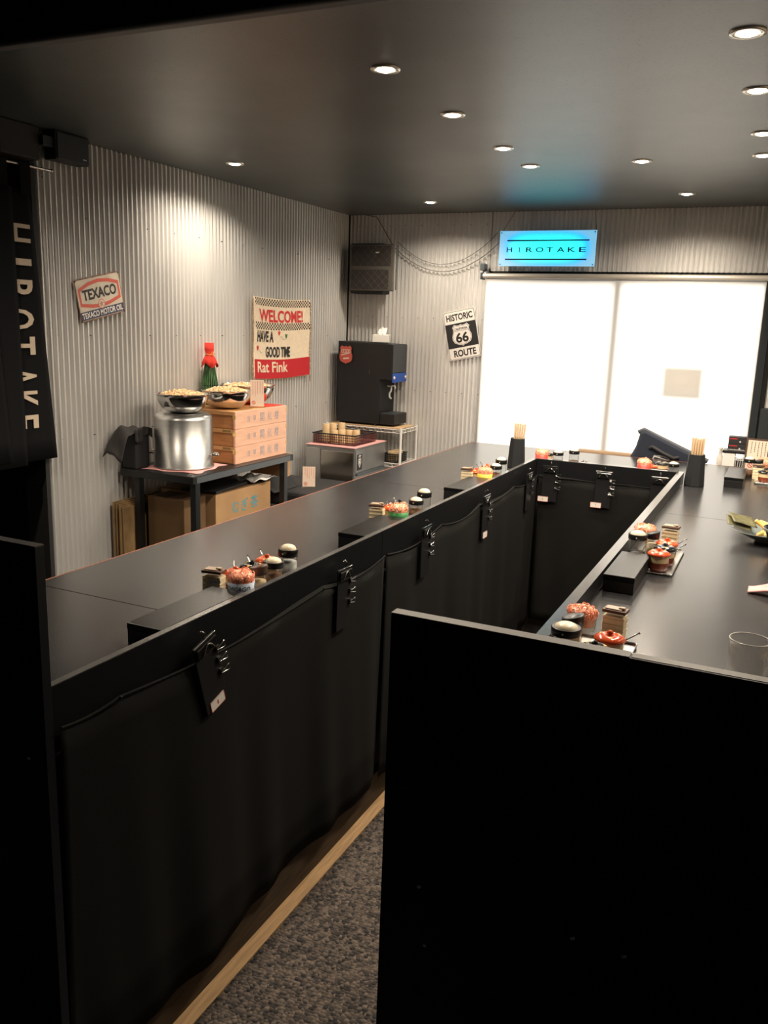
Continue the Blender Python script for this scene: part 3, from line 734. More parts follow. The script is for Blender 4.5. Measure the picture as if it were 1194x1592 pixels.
# stock pot turned upside down
PX, PY = -2.645, 3.352
pot = thing('stock_pot', 'tall brushed steel stock pot standing upside down on the black table', 'pot', (PX, PY, TZ+.003))
MB().lathe([(.143, 0), (.146, .002), (.146, .008), (.1405, .010), (.140, .235), (.134, .252), (.118, .262), (.0, .264)], 64).build('body', STEEL, pot)
for an in (0.38, 0.38+PI):
    m = MB(); c_, s_ = math.cos(an), math.sin(an)
    def P_(r, t, z): return (r*c_-t*s_, r*s_+t*c_, z)
    m.tube([P_(.140, -.032, .065), P_(.165, -.034, .066), P_(.172, -.02, .066), P_(.172, .02, .066), P_(.165, .034, .066), P_(.140, .032, .065)], .006, 8)
    m.build('handle', CHROME, pot)
def bowl(r, h, c, lab, seed, fill_h):
    b = thing('steel_bowl', lab, 'bowl', c, group='steel bowls of fried crumbs')
    br = r*.45
    prof = [(0, .0), (br, .0), (br+.01, .003)]
    for k in range(1, 9):
        t = k/8; prof.append((br+.01+(r-br-.01)*math.sin(t*PI/2)**.9, .003+(h-.003)*(1-math.cos(t*PI/2))**.8 if k < 8 else h))
    prof += [(r+.006, h+.001), (r+.006, h+.004), (r-.002, h+.002)]
    for k in range(8, 0, -1):
        t = k/8; prof.append((br+.008+(r-br-.012)*math.sin(t*PI/2)**.9, .006+(h-.005)*(1-math.cos(t*PI/2))**.8))
    prof += [(0, .004)]
    MB().lathe(prof, 48).build('shell', CHROME, b)
    rr = random.Random(seed); m = MB()
    rf = r*.86
    m.lathe([(rf*.99, h-.018), (rf*.85, h-.008+fill_h*.25), (rf*.5, h-.006+fill_h*.8), (0, h-.006+fill_h)], 24)
    for k in range(260):
        q = rf*.97*math.sqrt(rr.random()); t = rr.uniform(0, 2*PI)
        z = h-.012+fill_h*(1-(q/rf)**2)+rr.uniform(0, .008); s_ = rr.uniform(.005, .009)
        M_ = T(q*math.cos(t), q*math.sin(t), z) @ Euler((rr.uniform(0, 3), rr.uniform(0, 3), rr.uniform(0, 3))).to_matrix().to_4x4()
        m.box(-s_, s_, -s_*.6, s_*.6, -s_*.5, s_*.5, M_)
    o = m.build('fried_crumbs', CRUMB, loc=c)
    tag(o, 'heap of pale fried crumbs '+lab.split('bowl', 1)[1].strip().replace('of crumbs', 'in the steel bowl'), 'crumbs', kind='stuff')
    return b
bowl(.124, .088, (PX+.002, PY-.005, TZ+.2678), 'steel bowl of crumbs resting on the upturned stock pot', 1, .020)
BZ = TZ+3*0.0888+.002
bowl(.122, .088, (-2.615, 3.665, BZ), 'steel bowl of crumbs on wooden boxes, middle of three', 2, .022)
bowl(.148, .098, (-2.685, 3.955, BZ), 'steel bowl of crumbs on wooden boxes behind the paper stand', 3, .012)

# wooden noodle boxes
for k in range(3):
    lab = ['bottom', 'middle', 'top'][k]
    b = thing('noodle_box', 'flat wooden noodle box with blue characters, %s of the stack of three' % lab, 'box', (-2.665, 3.782, TZ+.0006+k*.0888), group='wooden noodle boxes on the side table')
    bx(-.188, .180, -.235, .235, 0, .066).build('tray', NBOXS, b, bevel=.0015)
    bx(.1802, .192, -.242, .242, 0, .0875).build('front_board', NBOX, b, bevel=.0015)
    bx(-.192, .180, -.242, .242, .0662, .0868).build('lid', mat('lid_wood', (0.60, 0.30, 0.12), .45, noise=.15, nscale=7, stretch=(1, 1.2, 8)), b, bevel=.0015)
    for y in (-.243, .236): bx(.176, .1935, y, y+.007, .052, .073).build('corner_clip', BRASS, b, bevel=.001)
    if k < 2: bx(.115, .165, -.2426, -.242, .072, .083).build('side_label', mat('dark_brass', (.25, .16, .05), .5), b)
    for t_, cy, w_, h_ in (('浅', -.125, .028, .032), ('草', -.07, .028, .028), ('開', .0, .040, .046), ('化', .07, .040, .044), ('楼', .14, .040, .046)):
        mm = lettering(t_, w_, h_)
        place(mm, Matrix(((0, 0, 1, .1925), (1, 0, 0, cy), (0, 1, 0, .044), (0, 0, 0, 1)))).build('lettering', BLUEP, b)
tag(bx(-.09, .09, -.07, .07, 0, .0015).build('red_cloth', REDC, loc=(-2.575, 3.94, TZ+3*.0888+.0002)), 'red cloth lying under the rear bowl on the box stack', 'cloth')

# bottle wrapped in green with a red crepe hood
bt = thing('wrapped_bottle', 'green wrapped bottle with a red crepe hood behind the steel bowls', 'bottle', (-2.80, 3.775, BZ-.0018))
m = MB(); n = 24
for k in range(n):
    t = 2*PI*k/n; t2 = 2*PI*(k+.75)/n
    def q(r, tt, z): return (r*math.cos(tt), r*math.sin(tt), z)
    m.add([q(.062, t, 0), q(.060, t2, 0), q(.020, t2, .235), q(.021, t, .235)], [(0, 1, 2, 3)])
m.build('green_strips', LEAF, bt, solid=.0015)
MB().lathe([(.040, 0), (.045, .004), (.045, .10), (.015, .20), (.015, .30), (0, .302)], 24).build('glass_body', mat('dark_bottle', (.01, .03, .012), .1), bt)
m = MB(); vs = []; N = 40
prof = [(.024, .322), (.024, .285), (.018, .262), (.030, .240), (.043, .205)]
for i, (r, z) in enumerate(prof):
    for k in range(N):
        t = 2*PI*k/N; rr_ = r*(1+(.10 if i > 2 else .04)*math.sin(t*7+i)); zz = z+(.012*math.sin(t*4+1) if i == 4 else 0)
        vs.append((rr_*math.cos(t), rr_*math.sin(t), zz))
m.add(vs, [(i*N+k, i*N+(k+1) % N, (i+1)*N+(k+1) % N, (i+1)*N+k) for i in range(4) for k in range(N)], True)
m.add(vs[:N], [tuple(range(N))]); m.build('crepe_hood', REDC, bt, solid=.001)
m = MB(); m.tube([(.0195*math.cos(t), .0195*math.sin(t), .262+.002*math.sin(3*t)) for t in [2*PI*k/20 for k in range(20)]], .0022, 6, closed=True)
m.tube([(.015, -.013, .262), (.03, -.012, .275), (.034, 0.0, .266), (.02, .004, .260)], .0016, 5); m.build('gold_cord', GOLD, bt)

def card_stand(loc, w, h, lab, rz=0.0, group=None, lines=True, frame=False):
    t = thing('menu_stand', lab, 'menu stand', loc, (0, 0, rz), group)
    # faces local -y
    bx(-w/2-.006, w/2+.006, -.022, .022, 0, .003).build('base', ACRY, t)
    M_ = Matrix.Rotation(-.10, 4, 'X')
    bx(-w/2, w/2, -.0035, -.0015, .003, h, M=M_).build('clear_cover', ACRY, t)
    bx(-w/2+.002, w/2-.002, -.0012, .0, .005, h-.003, M=M_).build('paper_sheet', PINKP, t)
    if frame:
        m = MB(); m.box(-w/2-.006, -w/2, -.004, .003, .003, h, M=M_).box(w/2, w/2+.006, -.004, .003, .003, h, M=M_).box(-w/2-.006, w/2+.006, -.004, .003, h, h+.006, M=M_)
        m.build('frame', BRWN, t)
    B = M_ @ T(0, -.0014, 0) @ Matrix.Rotation(PI/2, 4, 'X')
    m = MB()
    rr = random.Random(int(h*1e4))
    for i in range(5):
        y_ = h*.93; end = h*(.42+.2*rr.random())
        while y_ > end:
            L_ = h*rr.uniform(.025, .06)
            q_ = MB().box(-w*.016, w*.016, -L_, 0, 0, .00015, M=B @ T(w*(.36-.165*i), y_, 0)); m.add(q_.v, q_.f)
            y_ -= L_+h*.018
    m.build('lettering', REDM if not frame else DARKP, t)
    m = MB(); c0 = ring(circ(w*.13, 20), circ(w*.09, 20), 0, .0); place(c0, B @ T(-w*.25, h*.17, .0002)); m.add(c0.v, c0.f)
    b_ = MB().box(-w*.1, w*.1, -w*.02, w*.02, 0, .0001, M=B @ T(-w*.25, h*.17, .0002) @ RZ(-.8)); m.add(b_.v, b_.f)
    m.build('no_smoking_mark', REDM, t)
    return t
card_stand((-2.515, 3.80, BZ-.0012), .075, .145, 'clear stand with pale paper standing on top of wooden boxes', rz=math.radians(38), group='paper stands on the left')

# black case with draped cloth on the table's near back corner
cv = thing('covered_case', 'black box with a dark cloth draped over, left behind the stock pot', 'case', (-2.80, 3.27, TZ))
bx(-.05, .030, -.122, -.022, 0.0005, .165).build('case', BLKM, cv, bevel=.004)
def drape(u, v):
    x = -.045+.085*u; y = -.25+.24*v
    z = .185+.022*math.sin(v*PI*1.1)-.10*max(0, .30-v)/.30*1.0-.05*abs(u-.35)
    if v < .3: x += .03*(.3-v)*(-1 if u < .5 else 2)
    return (x, y, z+.006*math.sin(v*17+u*5))
m = MB(); m.grid(drape, 12, 26); m.build('draped_cloth', mat('charcoal_cloth', (.018, .016, .015), .85, noise=.2), cv, solid=.002)
m = MB(); m.grid(lambda u, v: (.040+.004*math.sin(v*20), -.135+.12*v, .19-.02*u-(.035+.02*math.sin(v*6))*u+.012*math.sin(v*PI)), 6, 20)
m.build('cloth_flap', MATS['charcoal_cloth'], cv, solid=.002)

# cardboard under the table
for k in range(5):
    tag(bx(-.0045, .0045, 0, .33, 0, .77-.006*k).build('cardboard_sheet', CARDE, loc=(-2.852+.0135*k, 3.075+.006*(k % 3), .0), bevel=.001),
        ['flattened cardboard touching the left wall beside the side table', 'second flattened cardboard from the left wall', 'third flattened cardboard, middle of the five upright ones',
         'fourth flattened cardboard from the left wall', 'flattened cardboard nearest to the table leg'][k], 'cardboard', 'flattened cardboard standing by the left wall')
def carton(loc, w, d, h, lab, mt, text=False):
    b = thing('carton', lab, 'carton', loc, group='brown cartons under the side table')
    bx(-w/2, w/2, -d/2, d/2, 0, h).build('body', mt, b, bevel=.003)
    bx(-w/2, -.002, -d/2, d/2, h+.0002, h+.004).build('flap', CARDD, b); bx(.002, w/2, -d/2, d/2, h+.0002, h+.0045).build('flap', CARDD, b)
    if text:
        for ch, cy, w_, h_ in (('む', -.10, .060, .060), ('ぎ', -.02, .060, .066), ('茶', .07, .070, .068)):
            mm = lettering(ch, w_, h_, bold=.015); place(mm, Matrix(((0, 0, 1, w/2+.0008), (1, 0, 0, cy+.02), (0, 1, 0, h-.088), (0, 0, 0, 1)))).build('lettering', TEALP, b)
    return b
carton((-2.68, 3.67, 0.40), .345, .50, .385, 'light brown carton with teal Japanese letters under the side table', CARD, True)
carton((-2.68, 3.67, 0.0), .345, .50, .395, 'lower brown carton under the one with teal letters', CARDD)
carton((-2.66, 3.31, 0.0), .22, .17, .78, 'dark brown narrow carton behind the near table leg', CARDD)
tag(bx(-.12, .12, -.02, .02, 0, .13).build('corrugated_card', CARD, loc=(-2.60, 4.06, .79), bevel=.002), 'pale carton panel standing at the rear under the side table', 'carton')
bs = MB(); bs.grid(lambda u, v: ((u-.5)*.16, (v-.5)*.2, .012+.02*math.sin(u*3)*math.sin(v*4)+.008*math.sin(u*13+v*9)), 10, 10)
tag(bs.build('plastic_bag', WHITEP, loc=(-2.56, 3.84, .7955), solid=.001), 'crumpled white plastic bag lying on the carton top', 'bag')
for nm_, p_ in (('a', 0),):
    tag(bx(-.1, .1, -.16, .16, 0, .012).build('dark_folder', BLKM, loc=(-2.62, 3.57, .7915), bevel=.003, rot=(0, 0, .1)), 'thin dark folder lying on top of the lettered carton', 'folder')

# padded bench behind table with a card stand
bc = thing('padded_bench', 'low black padded bench between side table and steel cabinet', 'bench', (-2.60, 4.36, 0))
bx(-.24, .24, -.24, .26, .60, .688).build('cushion', PADC, bc, bevel=.02)
for x in (-.21, .18):
    for y in (-.21, .20): bx(x, x+.03, y, y+.03, 0, .60).build('leg', TABM, bc)
fs_ = MB(); fs_.grid(lambda u, v: (-.07+.14*u, -.12+.26*v, .002+.085*math.sin(PI*min(1, u*1.1))*(.4+.6*math.sin(v*2.6))), 14, 14)
tag(fs_.build('folded_apron', PADC, loc=(-2.62, 4.15, .690), solid=.004), 'folded black cloth heaped on the padded bench', 'cloth')
card_stand((-2.485, 4.30, .6885), .078, .125, 'clear stand with pale paper standing on the black bench', rz=.55, group='paper stands on the left')

# ------------------------------------------------------------------ steel cabinet with sticker and basket
sc = thing('steel_cabinet', 'stainless steel warming cabinet in the far left corner, shield sticker on it', 'cabinet', (-2.57, 4.935, 0))
bx(-.172, .172, -.225, .222, 0, .878).build('body', CABST, sc, bevel=.004)
m = MB(); m.box(.172, .176, -.215, .212, .72, .865)
m.build('drawer_front', CABST, sc, bevel=.002)
bx(.172, .176, -.215, .212, .42, .70).build('door', CABST, sc, bevel=.002)
bx(.172, .185, -.2, .2, .702, .716).build('handle_strip', GREYM, sc, bevel=.002)
bx(-.172, -.07, -.231, -.2255, .45, .86).build('side_sheet', mat('ribbed_zinc', (.45, .44, .42), .35, .8), sc, bevel=.001)
bx(-.065, .165, -.2285, -.2255, .56, .85).build('glossy_side_panel', mat('mirror_side', (.42, .38, .33), .12, .95), sc, bevel=.002)
bx(.176, .1768, -.195, -.125, .735, .835).build('sticker', DARKP, sc)
pts = [(-.018, .02), (.018, .02), (.020, -.005), (.0, -.036), (-.020, -.005)]
Ms = Matrix(((0, 0, 1, .177), (1, 0, 0, -.160), (0, 1, 0, .785), (0, 0, 0, 1)))
place(ring(pts, [(x*.75, y*.75) for x, y in pts], 0, .0001), Ms).build('sticker_shield', PAPER, sc)
m = MB()
for k in (-1, 0, 1): m.tube([(.011*k+.004*math.sin(j*1.3), .020+.0042*j, .0006) for j in range(7)], .0016, 4)
place(m, Ms).build('sticker_steam', PAPER, sc)
place(MB().prism([(-.009, .010), (.009, .010), (.006, -.010), (0, -.018), (-.006, -.010)], 0, .0002), Ms).build('sticker_cup', PAPER, sc)
tag(bx(-.178, .182, -.232, .229, 0, .002).build('pink_cloth', PINK, loc=(-2.57, 4.935, .8785)), 'pink cloth laid over the top of the steel cabinet', 'cloth')
def basket(loc, w, d, h, mt, lab, grp=None, rz=0.0):
    b = thing('plastic_basket', lab, 'basket', loc, (0, 0, rz), grp)
    bx(-w/2+.006, w/2-.006, -d/2+.006, d/2-.006, 0, .003).build('base', mt, b)
    m = MB()
    for s_ in (-1, 1):
        n = int(w/.0125)
        for i in range(n+1):
            x = -w/2+w*i/n; m.box(x-.0018, x+.0018, s_*d/2-.0015, s_*d/2+.0015, 0, h)
        n = int(d/.0125)
        for i in range(n+1):
            y = -d/2+d*i/n; m.box(s_*w/2-.0015, s_*w/2+.0015, y-.0018, y+.0018, 0, h)
        k = max(2, int(h/.0125))
        for i in range(k+1):
            z = h*i/k
            m.box(-w/2, w/2, s_*d/2-.0015, s_*d/2+.0015, max(0, z-.0018), z+.0018); m.box(s_*w/2-.0015, s_*w/2+.0015, -d/2, d/2, max(0, z-.0018), z+.0018)
    m.build('lattice_sides', mt, b)['kind'] = 'stuff'
    m = MB(); m.box(-w/2-.006, w/2+.006, -d/2-.006, -d/2+.002, h, h+.006).box(-w/2-.006, w/2+.006, d/2-.002, d/2+.006, h, h+.006)
    m.box(-w/2-.006, -w/2+.002, -d/2, d/2, h, h+.006).box(w/2-.002, w/2+.006, -d/2, d/2, h, h+.006)
    m.build('rim', BLKM, b, bevel=.001)
    return b
basket((-2.585, 4.93, .8808), .30, .30, .062, MESHB, 'maroon lattice basket of beige cups on the steel cabinet')
CUPS = [(-2.675, 4.84, 2), (-2.655, 4.90, 2), (-2.63, 4.97, 2), (-2.60, 4.82, 0), (-2.56, 4.845, 0), (-2.535, 4.90, 0), (-2.49, 4.91, 0), (-2.58, 4.89, 0)]
CL = ['tall upturned cup, nearest the wall in the basket', 'tall upturned cup, middle of the tall three in the basket', 'tall upturned cup, right of the tall three in the basket',
      'low beige cup at the front of the basket', 'second low beige cup from the left in the basket', 'third low beige cup in the basket', 'rightmost low beige cup in the basket',
      'low beige cup tucked behind the front ones in the basket']
for (x, y, k), lab in zip(CUPS, CL):
    h = .115 if k else .082
    t = thing('cup', lab, 'cup', (x, y, .8845), group='upturned cups in the maroon basket')
    MB().lathe([(.028, 0), (.0275, .002), (.0235, h*.62)], 24, caps=False).build('cup_body', CUPY if k else CUPB, t)
    MB().lathe([(.0236, h*.62), (.0225, h*.985), (.0215, h), (0, h)], 24).build('cup_foot', CUPB, t)

# wire rack
RX0, RX1, RY0, RY1 = -2.86, -2.30, 5.19, 5.455
wr = thing('wire_rack', 'white wire shelf rack carrying the black drink machine', 'rack', ((RX0+RX1)/2, (RY0+RY1)/2, 0))
a_, b_ = (RX1-RX0)/2, (RY1-RY0)/2
for x in (-a_, a_):
    for y in (-b_, b_): MB().tube([(x, y, 0), (x, y, .965)], .0085, 12).build('post', WWIRE, wr)
for zt_ in (.955, .725):
    m = MB()
    loop = [(-a_, -b_), (a_, -b_), (a_, b_), (-a_, b_)]
    for i in range(4):
        p, q_ = loop[i], loop[(i+1) % 4]
        m.tube([(p[0], p[1], zt_), (q_[0], q_[1], zt_)], .003, 6); m.tube([(p[0], p[1], zt_-.022), (q_[0], q_[1], zt_-.022)], .0025, 6)
        L = math.dist(p, q_); n = int(L/.022)*2//2
        m.tube([(p[0]+(q_[0]-p[0])*k/n, p[1]+(q_[1]-p[1])*k/n, zt_-(.022 if k % 2 else 0)) for k in range(n+1)], .0015, 4)
    for k in range(1, 22):
        x = -a_+2*a_*k/22; m.tube([(x, -b_, zt_+.001), (x, b_, zt_+.001)], .0015, 4)
    m.build('wire_shelf', WWIRE, wr)['kind'] = 'stuff'
bx(-a_+.012, a_-.012, -b_+.012, b_-.012, .9585, .9655).build('shelf_board', WOODS, wr)
basket((-2.375, 5.28, .7285), .10, .15, .055, BLKM, 'small black basket on the lower shelf of the wire rack')
for k in range(3):
    tag(bx(-.03, .03, -.018, .018, 0, .07).build('sugar_box', CUPB, loc=(-2.375, 5.235+.042*k, .7325), bevel=.003), ['beige packet standing frontmost in the small black basket', 'beige packet in the middle of the small black basket', 'beige packet at the rear of the small black basket'][k], 'packet', 'beige packets in the small black basket')

# drink machine
dm = thing('drink_machine', 'tall black drink dispenser with blue button strip on the wire rack', 'drink dispenser', (-2.60, 5.33, .9662))
MBK = mat('machine_black', (.010, .010, .011), .5, bump=.05, bscale=300)
m = MB(); m.prism([(-.20, .012), (.12, .012), (.12, .31), (.205, .31), (.205, .545), (-.20, .555)], -.125, .115)
place(m, Matrix.Rotation(PI/2, 4, 'X')); m.build('cabinet', MBK, dm, bevel=.004)
bx(.207, .2095, -.108, .118, .36, .54).build('front_door', mat('machine_grey', (.05, .055, .06), .35), dm, bevel=.003)
bx(.207, .2105, -.108, .118, .295, .355).build('button_strip', BLUE, dm, bevel=.001)
for y in (-.085, .10): MB().lathe([(.011, 0), (.011, .004), (.006, .007), (0, .0075)], 16).build('button', PINKP, dm, loc=(.2105, y, .325), rot=(0, PI/2, 0))
bx(.12, .123, -.11, .115, .07, .30).build('rear_splash', MBK, dm)
bx(.121, .232, -.105, .10, .012, .085).build('drip_tray', MBK, dm, bevel=.004)
m = MB()
for k in range(8): m.box(.128+.012*k, .133+.012*k, -.095, .09, .0852, .0875)
m.build('drip_grate', GREYM, dm)['kind'] = 'stuff'
m = MB(); m.tube([(.135, -.02, .265), (.165, -.02, .262), (.162, -.02, .235), (.150, -.02, .215), (.152, -.02, .190), (.166, -.02, .182)], .0065, 8); m.tube([(.165, -.02, .268), (.19, -.02, .268), (.192, -.02, .25)], .005, 8)
m.build('lever', WHITEP, dm)
for x in (-.17, .09):
    for y in (-.10, .09): MB().lathe([(.012, 0), (.010, .012)], 12, (x, y, 0)).build('foot', BLKM, dm)
place(MB().prism([(x*.72, y*.85) for x, y in sh], 0, .001), Matrix.Rotation(PI/2, 4, 'X')).build('round_sticker', REDM, dm, loc=(-.135, -.1155+.0-.010, .465))
RXM = Matrix.Rotation(PI/2, 4, 'X')
m = MB(); m.box(-.033, .033, .012, .034, 0, .0004, M=RXM); m.build('sticker_top', PINKP, dm, loc=(-.135, -.1268, .465))
m = MB()
for k in range(5): m.box(-.028+.0125*k, -.020+.0125*k, .015, .031, 0, .0004, M=RXM)
m.build('sticker_lettering', REDM, dm, loc=(-.135, -.1274, .465))
m = MB(); m.box(-.036, .036, .002, .008, 0, .0004, M=RXM @ RZ(.25)).box(-.022, .022, -.030, -.020, 0, .0004, M=RXM @ RZ(.1)); m.build('sticker_bars', PINKP, dm, loc=(-.135, -.1268, .465))
bx(.045, .048, -.1272, -.1252, .345, .375).build('latch', GREYM, dm)
tb = thing('tissue_box', 'white tissue box with a tissue pulled up, on the drink machine', 'tissue box', (-2.53, 5.33, .9662+.5555), (0, 0, .35))
bx(-.055, .055, -.085, .085, 0, .05).build('box', WHITEP, tb, bevel=.003)
m = MB(); m.grid(lambda u, v: ((u-.5)*.055+.012*math.sin(v*4), (v-.5)*.10, .050+.045*math.sin(PI*v)*(1-.3*abs(u-.5))+.006*math.sin(u*12+v*8)), 12, 14)
m.build('tissue', mat('tissue', (.85, .82, .76), .9), tb, solid=.001)

# ------------------------------------------------------------------ condiment sets
def dome_shaker(loc, r, h, lab, fill, fh, group, rz=0.0):
    t = thing('seasoning_shaker', lab, 'shaker', loc, (0, 0, rz), group)
    MB().lathe([(r*.93, 0), (r*.96, .003), (r*.96, h*.70), (r*.88, h*.74)], 28, caps=False).build('glass_jar', GLASS, t)
    MB().lathe([(0, .001), (r*.90, .001), (r*.90, .001+fh), (0, .001+fh)], 24).build('contents', fill, t)
    MB().lathe([(r*.93, h*.71), (r*1.03, h*.72), (r*1.03, h*.90), (r*1.0, h*.915), (r*.84, h*.90)], 32).build('lid', BLK, t)
    MB().lathe([(r*.82, h*.895), (r*.74, h*.955), (r*.5, h*1.0), (r*.2, h*1.02), (0, h*1.025)], 28).build('lid_dome', CREAM, t)
    MB().lathe([(.0022, 0), (.0018, .001)], 8).build('lid_mark', PAPER, t, loc=(0, -r*1.032, h*.81), rot=(PI/2, 0, 0))
    return t
def brown_shaker(loc, r, h, lab, group, lidm=None):
    t = thing('spice_shaker', lab, 'shaker', loc, (0, 0, 0), group)
    MB().lathe([(r*.95, 0), (r*.98, .003), (r*.98, h*.66), (r*.85, h*.72)], 26, caps=False).build('glass_jar', GLASS, t)
    MB().lathe([(0, .001), (r*.9, .001), (r*.9, h*.5), (0, h*.5)], 24).build('contents', SPICEW, t)
    m = MB(); m.lathe([(r*.90, h*.70), (r*1.02, h*.72), (r*1.05, h*.90), (r*1.02, h*.96), (r*.6, h*.93), (r*.35, h*.90), (0, h*.895)], 30)
    m.v = [(x, y, z+(.006*(x/r) if z > h*.86 else 0)) for x, y, z in m.v]
    m.build('lid', lidm or BRWN, t)
    bx(-.007, .007, -r*1.0, -r*.99, h*.38, h*.56).build('name_label', PAPER, t)
    return t
def spice_box(loc, lab, group, rz=0.0, written=False):
    t = thing('spice_box', lab, 'spice box', loc, (0, 0, rz), group)
    m = MB(); w, d, h = .026, .017, .066
    m.box(-w, w, -d, d, 0, h); m.build('clear_case', ACRY, t, bevel=.001)
    bx(-w+.0015, w-.0015, -d+.0015, d-.0015, .001, h-.008).build('contents', mat('pale_spice', (.90, .78, .55), .8, noise=.1, nscale=40), t)
    m = MB()
    for k in range(1, 5): m.box(-w-.0003, w+.0003, -d-.0003, d+.0003, h*k/5-.0006, h*k/5)
    m.build('case_ribs', mat('rib_shadow', (.62, .50, .32), .6), t)['kind'] = 'stuff'  # thin tan ribs round the clear case
    bx(-w-.001, w+.001, -d-.001, d+.001, h+.0003, h+.008).build('lid', BRWN, t, bevel=.001)
    bx(-w+.004, w-.010, -d+.004, d-.004, h+.0085, h+.0105).build('lid_top', mat('tan_lid', (.34, .25, .17), .4), t, bevel=.001)
    bx(w-.018, w-.004, -.006, .006, h+.0085, h+.014).build('lid_slider', mat('tan_lid', (.34, .25, .17), .4), t, bevel=.001)
    if written:
        L = bx(-.018, .018, 0, .0006, -.007, .007).build('name_label', PAPER, t, loc=(w*.35, -d-.0012, h*.72), rot=(0, -.25, 0))
        place(lettering('コショウ', .030, .008), Matrix.Rotation(PI/2, 4, 'X') @ T(0, 0, .0003)).build('lettering', DARKP, L)
    return t
def tie_cup(loc, lab, group, band, word=None, seed=0):
    t = thing('hair_tie_cup', lab, 'cup', loc, (0, 0, 0), group)
    MB().lathe([(.026, 0), (.028, .002), (.0335, .063)], 32, caps=False).build('cup', ACRY, t)
    MB().lathe([(.0311, .030), (.0337, .060), (.0340, .060), (.0314, .030)], 32).build('tape_band', band, t)
    if word:
        def wr_(v):
            th = v[0]/.0325-PI/2+.35; r_ = .0332+(v[1]/.034)*.0033+.0004
            return (r_*math.cos(th), r_*math.sin(th), .046+v[1])
        lettering(word, .066, .012, bold=.02, warp=wr_).build('lettering', DARKP if band is not YELB else mat('olive_print', (.10, .14, .02), .6), t)
    rr = random.Random(seed); m = MB()
    m.lathe([(.028, .040 if band is ACRY else .012), (.031, .06), (.0315, .072), (.026, .081), (0, .084)], 20)
    for k in range(95):
        ph = rr.uniform(0, 2*PI); q = rr.random(); cz = rr.uniform(.062, .084); cr = .026*rr.random()**.5 if cz > .078 else .0290
        c0 = Vector((cr*math.cos(ph), cr*math.sin(ph), cz)); E_ = Euler((rr.uniform(0, PI), rr.uniform(0, PI), 0)).to_matrix(); rad = rr.uniform(.004, .0075)
        m.tube([c0+E_ @ Vector((rad*math.cos(2*PI*i/8), rad*math.sin(2*PI*i/8), 0)) for i in range(8)], .0011, 4, closed=True)
    o = m.build('hair_ties', TIES, t); o['kind'] = 'stuff'
    return t
def pot_jar(loc, lab, group, lidm, rz=0.0, spoon=True, sc=1.0):
    t = thing('condiment_pot', lab, 'pot', loc, (0, 0, rz), group); t.scale = (sc,)*3
    MB().lathe([(.021, 0), (.025, .004), (.029, .014), (.030, .028)], 32).build('lower_body', JARB, t)
    MB().lathe([(.030, .028), (.0295, .042), (.027, .048)], 32).build('upper_band', JARC, t)
    m = MB(); m.lathe([(.031, .047), (.034, .050), (.034, .053), (.028, .058), (.016, .062), (.012, .060), (.006, .0605), (.007, .066), (.004, .070), (0, .0705)], 36)
    m.build('lid', lidm, t)
    for k in range(3):
        an = 2.1*k+.4; MB().lathe([(.0045, 0), (.003, .0006), (0, .0007)], 8).build('lid_petal', GOLD, t, loc=(.021*math.cos(an), .021*math.sin(an), .0602), rot=(0, .25, an))
    if spoon:
        m = MB(); m.tube([(.020, 0, .040), (.034, 0, .050), (.058, .004, .064), (.062, .004, .066)], .0013, 6); m.lathe([(0, -.003), (.0035, 0), (0, .003)], 8, (.062, .004, .066))
        m.build('spoon', CHROME, t)
    return t
def tray(loc, w, d, lab, group, rz=0.0):
    t = thing('steel_tray', lab, 'tray', loc, (0, 0, rz), group)
    MB().prism(rrect(w/2, d/2, .008), 0, .0012).build('plate', STEEL, t)
    m = MB(); m.tube([(x, y, .006) for x, y in rrect(w/2, d/2, .010)], .0018, 6, closed=True); m.build('rolled_rim', CHROME, t)
    m = MB(); n = len(rrect(w/2, d/2, .010)); o_ = rrect(w/2, d/2, .010); i_ = rrect(w/2-.003, d/2-.003, .008)
    m.add([(x, y, .001) for x, y in i_]+[(x, y, .006) for x, y in o_], [(i, (i+1) % n, n+(i+1) % n, n+i) for i in range(n)], True); m.build('side', STEEL, t)
    return t
def lacquer_box(x0, x1, y0, y1, lab, extra=None):
    t = thing('chopstick_box', lab, 'box', ((x0+x1)/2, (y0+y1)/2, ZT), group='black lidded boxes on the counter')
    w, d = (x1-x0)/2, (y1-y0)/2
    bx(-w+.001, w-.001, -d+.001, d-.001, 0.0003, .033).build('box_body', BLK, t, bevel=.001)
    bx(-w, w, -d, d, .0335, .048).build('lid', mat('box_lid_gloss', (.006, .006, .006), .3, spec=.3, coat=.1, bump=.12, bscale=120), t, bevel=.0015)
    return t

